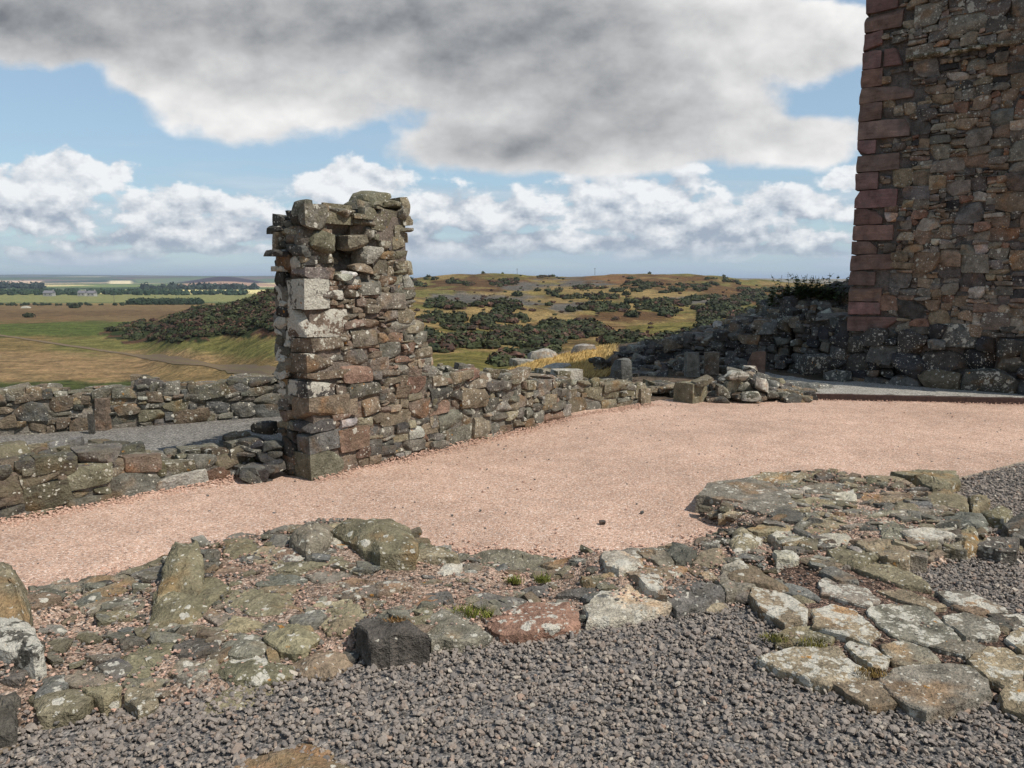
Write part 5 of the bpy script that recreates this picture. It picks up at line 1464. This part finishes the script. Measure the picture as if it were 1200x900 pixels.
# paving slabs
PV = dict(name='paving_slab', cat='paving slab', rough=.012, namp=.006, group='paving slabs by the grey gravel', bev=.007)
S_('F', [(63, 130), (80, 98), (140, 103), (200, 118), (302, 165), (303, 235), (250, 234), (210, 242), (120, 187)], .115, .15, 'raised left corner slab with white lichen and shadowed edge', 'tan', .86, .1, **PV)
S_('F', [(330, 187), (410, 168), (490, 188), (540, 230), (603, 290), (560, 327), (470, 302), (330, 257)], .105, .13, 'whitish slab right of the raised left corner slab', 'tan', .865, .15, **PV)
S_('F', [(545, 197), (650, 165), (800, 185), (900, 270), (932, 312), (800, 332), (670, 302), (600, 252)], .105, .13, 'largest slab in the middle, grey green with white dots', 'grey', .78, .3, **PV)
S_('F', [(108, 392), (250, 350), (350, 343), (430, 345), (482, 400), (558, 450), (540, 477), (390, 498), (300, 472), (200, 437)], .085, .12, 'big pale slab at the left front, half sunk in gravel', 'tan', .865, .35, **PV)
S_('F', [(464, 330), (490, 313), (570, 345), (642, 390), (620, 432), (570, 432), (510, 387)], .095, .12, 'narrow pale slab between the two mossy joints', 'tan', .86, .3, **PV)
S_('F', [(600, 330), (700, 320), (800, 350), (853, 400), (760, 417), (660, 412)], .10, .12, 'grey slab below the largest middle slab', 'grey', .45, .25, **PV)
S_('F', [(604, 467), (700, 435), (860, 413), (960, 430), (1052, 480), (1072, 532), (960, 572), (860, 602), (800, 613), (720, 582), (640, 512)], .10, .14, 'frontmost large slab with white lichened front corner', 'grey', .62, .15, **PV)
S_('F', [(398, 490), (450, 474), (600, 484), (668, 577), (560, 593), (480, 552)], .08, .12, 'brown slab at the front left, darkest of the paving', 'brown', .3, .3, **PV)
S_('F', [(815, 342), (900, 325), (1000, 328), (1042, 347), (960, 387), (880, 367)], .10, .12, 'small pale slab beside a deep dark joint', 'grey', .82, .1, **PV)
S_('F', [(968, 402), (1050, 350), (1130, 358), (1205, 402), (1195, 482), (1120, 505), (1050, 472)], .10, .13, 'whitish slab at the right edge of the photo front', 'tan', .86, .2, **PV)
S_('F', [(1120, 312), (1180, 275), (1270, 278), (1270, 385), (1190, 372)], .10, .12, 'pale slab cut by the right frame edge', 'tan', .84, .2, **PV)
S_('F', [(858, 222), (950, 205), (1040, 230), (1102, 270), (1080, 312), (960, 312), (900, 262)], .10, .12, 'grey speckled slab right of the largest middle slab', 'grey', .78, .2, **PV)
S_('F', [(348, 72), (400, 50), (560, 110), (602, 150), (560, 182), (480, 162), (370, 132)], .105, .12, 'pale blotched slab above the whitish slab', 'grey', .86, .2, **PV)
S_('F', [(150, 112), (220, 83), (320, 108), (372, 150), (250, 127)], .10, .12, 'smooth dark slate slab above the raised corner slab', 'slate', .08, .1, **PV)
S_('F', [(588, 112), (700, 108), (882, 180), (800, 187), (680, 152)], .105, .12, 'long narrow slab running along the upper middle of the paving', 'tan', .5, .3, **PV)
S_('F', [(828, 112), (960, 118), (1112, 180), (1132, 202), (1000, 197), (900, 162)], .10, .12, 'long pale edge slab bordering the upper grey gravel', 'grey', .82, .2, **PV)
S_('F', [(1038, 222), (1090, 213), (1152, 260), (1100, 262)], .095, .1, 'small dark slab near the right frame edge', 'dark', .2, .1, **PV)
S_('F', [(1100, 212), (1180, 208), (1270, 245), (1160, 272)], .10, .12, 'pale slab on the upper right rim of the paving', 'grey', .82, .2, **PV)
S_('F', [(168, 292), (250, 260), (380, 268), (422, 300), (400, 327), (300, 332), (180, 332)], .07, .1, 'sunken mossy slab between corner slab and big pale slab', 'olive', .5, .8, **PV)
S_('F', [(900, 172), (960, 163), (1052, 200), (1000, 217)], .095, .1, 'narrow brown slab beneath the long pale edge slab', 'brown', .25, .1, **PV)
S_('F', [(1220, 420), (1330, 390), (1420, 440), (1400, 540), (1260, 500)], .10, .12, None, 'grey', .82, .2)
S_('F', [(1290, 280), (1400, 270), (1450, 360), (1340, 380)], .10, .12, None, 'grey', .6, .2)
S_('F', [(1100, 520), (1210, 490), (1300, 560), (1220, 620), (1120, 580)], .09, .12, None, 'tan', .6, .2)
# half buried stone at the bottom
S_('P', [(262, 925), (275, 897), (310, 877), (350, 867), (385, 874), (408, 900), (400, 935), (320, 950)], .062, .1, 'rust stained mossy stone almost buried in gravel at the bottom', 'brown', .35, 1., .03, 'stone', 'stone', .01, .01)

BEDL = [at(*p, .05)[:2] for p in [(-90, 720), (20, 692), (90, 676), (190, 655), (260, 640), (340, 625), (400, 618), (480, 640), (540, 648), (640, 648), (720, 655), (800, 642), (860, 620), (915, 640), (930, 690), (885, 706), (790, 715), (700, 728), (570, 752), (430, 765), (330, 800), (220, 822), (60, 850), (-90, 880)]]
BEDE = [at(*p, .05)[:2] for p in [(822, 600), (850, 572), (900, 557), (970, 552), (1060, 570), (1100, 580), (1190, 640), (1150, 650), (1060, 668), (960, 680), (900, 650), (880, 620)]]
BEDF = [at(*p, .05)[:2] for p in [(882, 705), (890, 680), (930, 655), (1000, 650), (1100, 690), (1200, 722), (1290, 742), (1290, 830), (1160, 815), (1090, 828), (1000, 812), (905, 770), (915, 740)]]
foot = empty('wall_footing', (BEDL[5][0], BEDL[5][1] - .3, 0), 'low worn wall footing of mossy rubble between pink and grey gravel', 'wall footing')
pave = empty('rubble_paving', (at(1000, 700)[0], at(1000, 700)[1], 0), 'worn rubble and slab paving bedded in soil right of the footing', 'paving')
TCN = np.array([np.mean(q['poly'], 0) for q in TRACED]); TZT = np.array([q['zt'] - q['dome'] * .8 for q in TRACED])
def bedz(xy, bed, base, drop, soft):
    xy = np.atleast_2d(xy)
    d2 = ((xy[:, None] - TCN[None]) ** 2).sum(-1)
    w = np.exp(-d2 / (2 * .16 ** 2)) + 1e-9
    zi = (w * TZT).sum(1) / w.sum(1) - drop
    B = np.array(bed); B2 = np.roll(B, -1, 0); e = B2 - B
    rel = xy[:, None] - B[None]
    t = np.clip((rel * e).sum(-1) / (e ** 2).sum(-1), 0, 1)
    dist = np.linalg.norm(rel - t[..., None] * e, axis=-1).min(1)
    f = sstep(0, soft, dist) * inpoly(xy[:, 0], xy[:, 1], bed)
    return base + (zi - base) * f
def bedding(name, bed, mt, e, drop, soft, namp, N, rings):
    mb = MB(); slab(mb, bed, .03, .2, .03, (.3, .2, .15), 0, 0, terr=0, namp=namp, rough=.02, N=N, flare=1.05, rings=rings)
    v = mb.v[-1]; k = v[:, 2] > -.05
    v[k, 2] += bedz(v[k, :2].astype(float), bed, .0, drop, soft)
    mb.build(name, mt, e)
bedding('gravel_bedding', BEDL, MBED, foot, .034, .14, .012, 220, 34)
bedding('gravel_bedding', BEDE, MBED, pave, .038, .12, .012, 160, 30)
bedding('soil_bedding', BEDF, MSOIL, pave, .043, .05, .006, 160, 30)

for s in TRACED:
    mb = MB()
    slab(mb, s['poly'], s['zt'], s['th'], s['dome'] * .8, pal(s['kind'], .08) * np.array([1.22, 1.17, 1.10]), s['lich'], s['moss'] * (.25 if s['name'] == 'paving_slab' else .6), namp=s['namp'] * 1.2, terr=.015 if s['cat'] in ('stone', 'boulder') else .006, rough=s['rough'], tilt=s['tilt'], bev=s['bev'], shrink=1.05 if s['name'] == 'paving_slab' else 1.045)
    if s['label']:
        tag(mb.build(s['name'], MSTONE), s['label'], s['cat'], s['group'])
    else:
        c = np.mean(s['poly'], 0)
        mb.build('stone', MSTONE, foot if inpoly(np.array([c[0]]), np.array([c[1]]), BEDL)[0] else pave)

def fillers(bed, e, n, zr, kinds, smin, smax, drop, soft, tries=9000, avoid=.72):
    B = np.array(bed); mn, mx = B.min(0), B.max(0)
    P = rng.uniform(mn, mx, (tries, 2)); ok = inpoly(P[:, 0], P[:, 1], bed)
    for q in TRACED: ok &= ~inpoly(P[:, 0], P[:, 1], q['poly'])
    pl = []
    for (x, y) in P[ok]:
        if len(pl) >= n: break
        r = smax - (smax - smin) * (len(pl) / n) ** .6
        if any((x - a) ** 2 + (y - b) ** 2 < ((r + c) * avoid) ** 2 for a, b, c in pl): continue
        pl.append((x, y, r))
    for (x, y, r) in pl:
        zb = bedz(np.array([[x, y]]), bed, .0, drop, soft)[0] + .03
        k = rng.integers(5, 8); an = np.sort(rng.uniform(0, 6.28, k)) + rng.uniform(0, 6); rr = r * rng.uniform(.75, 1.25, k)
        yaw = rng.normal(.15, .4); ex = rng.uniform(1.1, 2.)
        pts = [(x + (math.cos(a - yaw) * q * ex) * math.cos(yaw) - math.sin(a - yaw) * q * math.sin(yaw), y + (math.cos(a - yaw) * q * ex) * math.sin(yaw) + math.sin(a - yaw) * q * math.cos(yaw)) for a, q in zip(an, rr)]
        mb = MB(); slab(mb, pts, zb + rng.uniform(*zr), .1, rng.uniform(0, .02), mixpal(kinds) * np.array([1.22, 1.17, 1.10]), rng.uniform(.1, .7), rng.uniform(.0, .4), namp=.012, rough=.008, bev=.006, terr=.008)
        mb.build('stone', MSTONE, e)
KF = {'grey': 3, 'brown': 1.8, 'olive': 1.2, 'dark': 1, 'tan': 1.2, 'slate': 1, 'pale': .5}
fillers(BEDL, foot, 64, (.0, .016), KF, .045, .16, .034, .14)
fillers(BEDE, pave, 60, (.0, .02), KF, .045, .14, .038, .12)
fillers(BEDF, pave, 16, (.0, .015), KF, .03, .08, .048, .05)

def chips(name, bed, e, n, drop, soft, cols, s0, s1):
    B = np.array(bed); mn, mx = B.min(0), B.max(0)
    P = rng.uniform(mn, mx, (n * 2, 2)); P = P[inpoly(P[:, 0], P[:, 1], bed)][:n]
    ZB = bedz(P, bed, .0, drop, soft) + .033
    mb = MB()
    V, Q = cube_template(2); s = V / np.linalg.norm(V, axis=1)[:, None]
    V = .5 * V + .5 * s
    for p, z in zip(P, ZB):
        r = rng.uniform(s0, s1); a = rng.uniform(0, 6.28)
        v = V * np.array([r, r * .75, r * .5]) * rng.uniform(.75, 1.2, (len(V), 1))
        v = np.stack([v[:, 0] * math.cos(a) - v[:, 1] * math.sin(a), v[:, 0] * math.sin(a) + v[:, 1] * math.cos(a), v[:, 2]], 1)
        mb.add(v + np.array([p[0], p[1], z + rng.uniform(-.01, .012)]), Q, col=np.array(cols[rng.integers(len(cols))]) * rng.uniform(.7, 1.2))
    o = mb.build(name, MPEB, e, smooth=False); o['kind'] = 'stuff'
PINKS = [(.42, .26, .19), (.5, .33, .25), (.3, .19, .14), (.22, .18, .15), (.14, .125, .11)]
def rubble(bed, e, n, drop, soft):
    B = np.array(bed); mn, mx = B.min(0), B.max(0)
    P = rng.uniform(mn, mx, (n * 5, 2)); ok = inpoly(P[:, 0], P[:, 1], bed)
    for q in TRACED: ok &= ~inpoly(P[:, 0], P[:, 1], q['poly'])
    P = P[ok][:n]; ZB = bedz(P, bed, .0, drop, soft) + .03
    mb = MB()
    for (x, y), z in zip(P, ZB):
        a = rng.normal(.15, .6); r = rng.uniform(.018, .055)
        stone(mb, (x, y, z), (r * rng.uniform(1, 1.8), r * rng.uniform(.7, 1), r * rng.uniform(.3, .55)), np.array([math.cos(a), math.sin(a), 0]), np.array([-math.sin(a), math.cos(a), 0]), UP, mixpal(KF), rng.uniform(.05, .6), rng.uniform(.1, .6), n=3, jit=.25, chips=5, rot=.2)
    o = mb.build('small_rubble', MSTONE, e); o['kind'] = 'stuff'
rubble(BEDL, foot, 220, .034, .14)
rubble(BEDE, pave, 200, .038, .12)
chips('gravel_chips', BEDL, foot, 6500, .034, .14, PINKS, .004, .0105)
chips('gravel_chips', BEDE, pave, 3000, .038, .12, PINKS, .004, .0105)
chips('soil_chips', BEDF, pave, 700, .048, .05, [(.12, .08, .06), (.2, .14, .1), (.1, .09, .08), (.3, .22, .16)], .004, .011)

# ------------------------------------------------------------------ grey gravel stones
def pebbles():
    dens = 3100
    X0, X1, Y0, Y1 = -3.4, 5.6, 1.7, 7.6
    n = int((X1 - X0) * (Y1 - Y0) * dens)
    P = rng.uniform((X0, Y0), (X1, Y1), (n, 2))
    k = inpoly(P[:, 0], P[:, 1], GREYPOLY) & (np.abs(P[:, 0]) < P[:, 1] * .70 + .55)
    k &= (P[:, 1] < 4.6) | (P[:, 0] > 1.5)
    for b in (BEDE, BEDF):
        c = np.mean(b, 0); bb = [tuple(c + (np.array(q) - c) * .93) for q in b]
        k &= ~inpoly(P[:, 0], P[:, 1], bb)
    P = P[k]; n = len(P)
    V, Q = cube_template(2); s = V / np.linalg.norm(V, axis=1)[:, None]; T = .36 * V + .70 * s
    r = np.where(rng.uniform(size=n) < .35, rng.uniform(.004, .0075, n), np.clip(rng.lognormal(math.log(.0096), .28, n), .006, .022))
    sc = np.stack([r, r * rng.uniform(.6, .95, n), r * rng.uniform(.35, .62, n)], 1)
    W = T[None] * sc[:, None] * rng.uniform(.78, 1.18, (n, len(T), 1))
    q = rng.normal(size=(n, 4)) * np.array([1., .28, .28, 1.]); q /= np.linalg.norm(q, axis=1)[:, None]
    w, x, y, z = q.T
    R = np.stack([1 - 2 * (y * y + z * z), 2 * (x * y - w * z), 2 * (x * z + w * y), 2 * (x * y + w * z), 1 - 2 * (x * x + z * z), 2 * (y * z - w * x), 2 * (x * z - w * y), 2 * (y * z + w * x), 1 - 2 * (x * x + y * y)], 1).reshape(n, 3, 3)
    W = np.einsum('nij,nkj->nki', R, W)
    zb = .026 + rng.uniform(0, .013, n) + .008 * fbm2(P[:, 0], P[:, 1], .5, 3, 6.)
    W = W + np.stack([P[:, 0], P[:, 1], zb], 1)[:, None]
    pc = np.array([(.185, .162, .145), (.23, .20, .175), (.14, .127, .118), (.28, .24, .20), (.205, .16, .13), (.10, .094, .09), (.40, .36, .30), (.28, .19, .14)])
    pw = np.array([3.2, 3, 2.4, 1.2, 1.2, .9, .25, .25]); pw /= pw.sum()
    cc = (.65 * pc[rng.choice(len(pc), n, p=pw)] + .35 * pc[0]) * rng.uniform(.9, 1.1, (n, 1)) * np.array([1.16, 1.11, 1.05])
    QQ = (Q[None] + (np.arange(n) * len(T))[:, None, None]).reshape(-1, 4)
    mb = MB(); mb.add(W.reshape(-1, 3), QQ, col=np.repeat(cc, len(T), 0))
    tag(mb.build('grey_gravel', MPEB, origin=(0, 3, 0), smooth=False), 'loose grey gravel stones covering the foreground ground', 'gravel', kind='stuff')
    print('pebbles', n)
pebbles()

def loose_chips():
    mb = MB(); V, Q = cube_template(2); s_ = V / np.linalg.norm(V, axis=1)[:, None]; T = .45 * V + .55 * s_
    pts = []
    lines = [(W0, W1, 1500), (PA, R1, 1300), (R1, R3, 500), (np.array(K0), np.array(K0 + (K1 - K0) * .45), 500)]
    for A, B, n in lines:
        A = np.array(A); B = np.array(B); d = (B - A)[:2]; nrm = np.array([d[1], -d[0]]) / np.linalg.norm(d)
        f = rng.uniform(0, 1, n); o = np.abs(rng.normal(0, .10, n)) - .02
        P = A[:2] + d * f[:, None] + nrm * o[:, None]
        for p, oo in zip(P, o): pts.append((p[0], p[1], .004 + .02 * math.exp(-max(oo, 0) / .05), 0))
    bl = np.array(BEDL); top = [tuple(q) for q in bl[1:15]]
    for a, b in zip(top[:-1], top[1:]):
        for _ in range(150):
            f = rng.uniform(); pts.append((a[0] + (b[0] - a[0]) * f + rng.normal(0, .09), a[1] + (b[1] - a[1]) * f + abs(rng.normal(0, .12)), .006, 0))
    for _ in range(900):
        pts.append((rng.uniform(-5, 6), rng.uniform(3.6, 11), .004, 1))
    for (x, y, z, k) in pts:
        if k and not (abs(x) < y * .75): continue
        r = rng.uniform(.005, .011); a = rng.uniform(0, 6.28)
        v = T * np.array([r, r * .8, r * .55]) * rng.uniform(.75, 1.2, (len(T), 1))
        v = np.stack([v[:, 0] * math.cos(a) - v[:, 1] * math.sin(a), v[:, 0] * math.sin(a) + v[:, 1] * math.cos(a), v[:, 2]], 1)
        c = np.array(PINKS[rng.integers(3)]) * 1.15 if (not k or rng.uniform() < .5) else np.array([.12, .11, .10]) * rng.uniform(.5, 1.5)
        mb.add(v + np.array([x, y, z]), Q, col=c)
    tag(mb.build('loose_chips', MPEB, origin=(0, 6, 0), smooth=False), 'loose pink and dark chips scattered over the court and banked at the wall feet', 'gravel', kind='stuff')
loose_chips()

def stray():
    for (px, py, r, lb, k) in [(706, 612, .022, 'small dark stray pebble alone on the pink gravel', 'dark'), (752, 600, .013, 'tiny dark stone on pink gravel near the great slab', 'dark')]:
        mb = MB(); p = at(px, py, .01)
        stone(mb, p, (r, r * .8, r * .6), np.array([1., 0, 0]), np.array([0, 1., 0]), UP, pal(k), 0, 0, n=4, chips=4, jit=.25)
        tag(mb.build('pebble', MSTONE), lb, 'pebble')
stray()

def tuft(px, py, z, rad, hgt, n, label, col):
    c = at(px, py, z); mb = MB()
    for _ in range(n):
        a = rng.uniform(0, 6.28); rr = rad * math.sqrt(rng.uniform())
        b = c + np.array([math.cos(a) * rr * 1.6, math.sin(a) * rr * .7, -.01]); h = hgt * rng.uniform(.5, 1.2)
        d = rng.normal(0, .45, 2) * h; w = np.array([math.cos(a + 1.3), math.sin(a + 1.3), 0]) * .0022
        m = b + np.array([d[0] * .35, d[1] * .35, h * .6]); t = b + np.array([d[0], d[1], h])
        cl = np.array(col) * rng.uniform(.6, 1.4)
        mb.add(np.array([b - w, b + w, m + w * .8, m - w * .8, t]), [(0, 1, 2, 3)], [(3, 2, 4)], col=cl)
    tag(mb.build('grass_tuft', MLEAF, smooth=False), label, 'grass tuft', 'grass tufts between the stones')
GR = (.16, .17, .035)
tuft(553, 719, .09, .07, .045, 260, 'yellow green grass tuft between flat grey slab and red stone', GR)
tuft(603, 681, .06, .035, .04, 120, 'small grass tuft in pink gravel near the middle of the footing', GR)
tuft(635, 680, .06, .035, .045, 130, 'small grass tuft right of the other one in pink gravel', GR)
tuft(466, 727, .13, .05, .022, 120, 'brownish dry moss tuft behind the charcoal block', (.2, .11, .04))
tuft(909, 747, .075, .05, .022, 160, 'moss tuft at the left rim of the paving', (.13, .12, .03))
tuft(955, 752, .08, .06, .02, 160, 'mossy tuft between sunken slab and big pale slab', (.15, .13, .03))
tuft(1022, 787, .085, .05, .02, 150, 'reddish yellow moss tuft where three slabs meet', (.2, .13, .04))

# ------------------------------------------------------------------ haze
def haze():
    mb = MB(); V, Q = cube_template(1)
    mb.add(V * np.array([16000, 16000, 50.]) + np.array([0, 0, 22.]), Q)
    m = bpy.data.materials.new('haze_air'); m.use_nodes = True; N = NT(m.node_tree)
    v = N.n('ShaderNodeVolumePrincipled'); v.inputs['Color'].default_value = (.62, .74, .92, 1); v.inputs['Density'].default_value = 1.0e-4
    v.inputs['Anisotropy'].default_value = .2
    o = N.n('ShaderNodeOutputMaterial'); N.l(v.outputs[0], o.inputs['Volume'])
    ob = mb.build('haze', m, origin=(0, 0, 0), smooth=False)
    tag(ob, 'thin blue haze over the distant farmland', 'haze', kind='stuff')
haze()
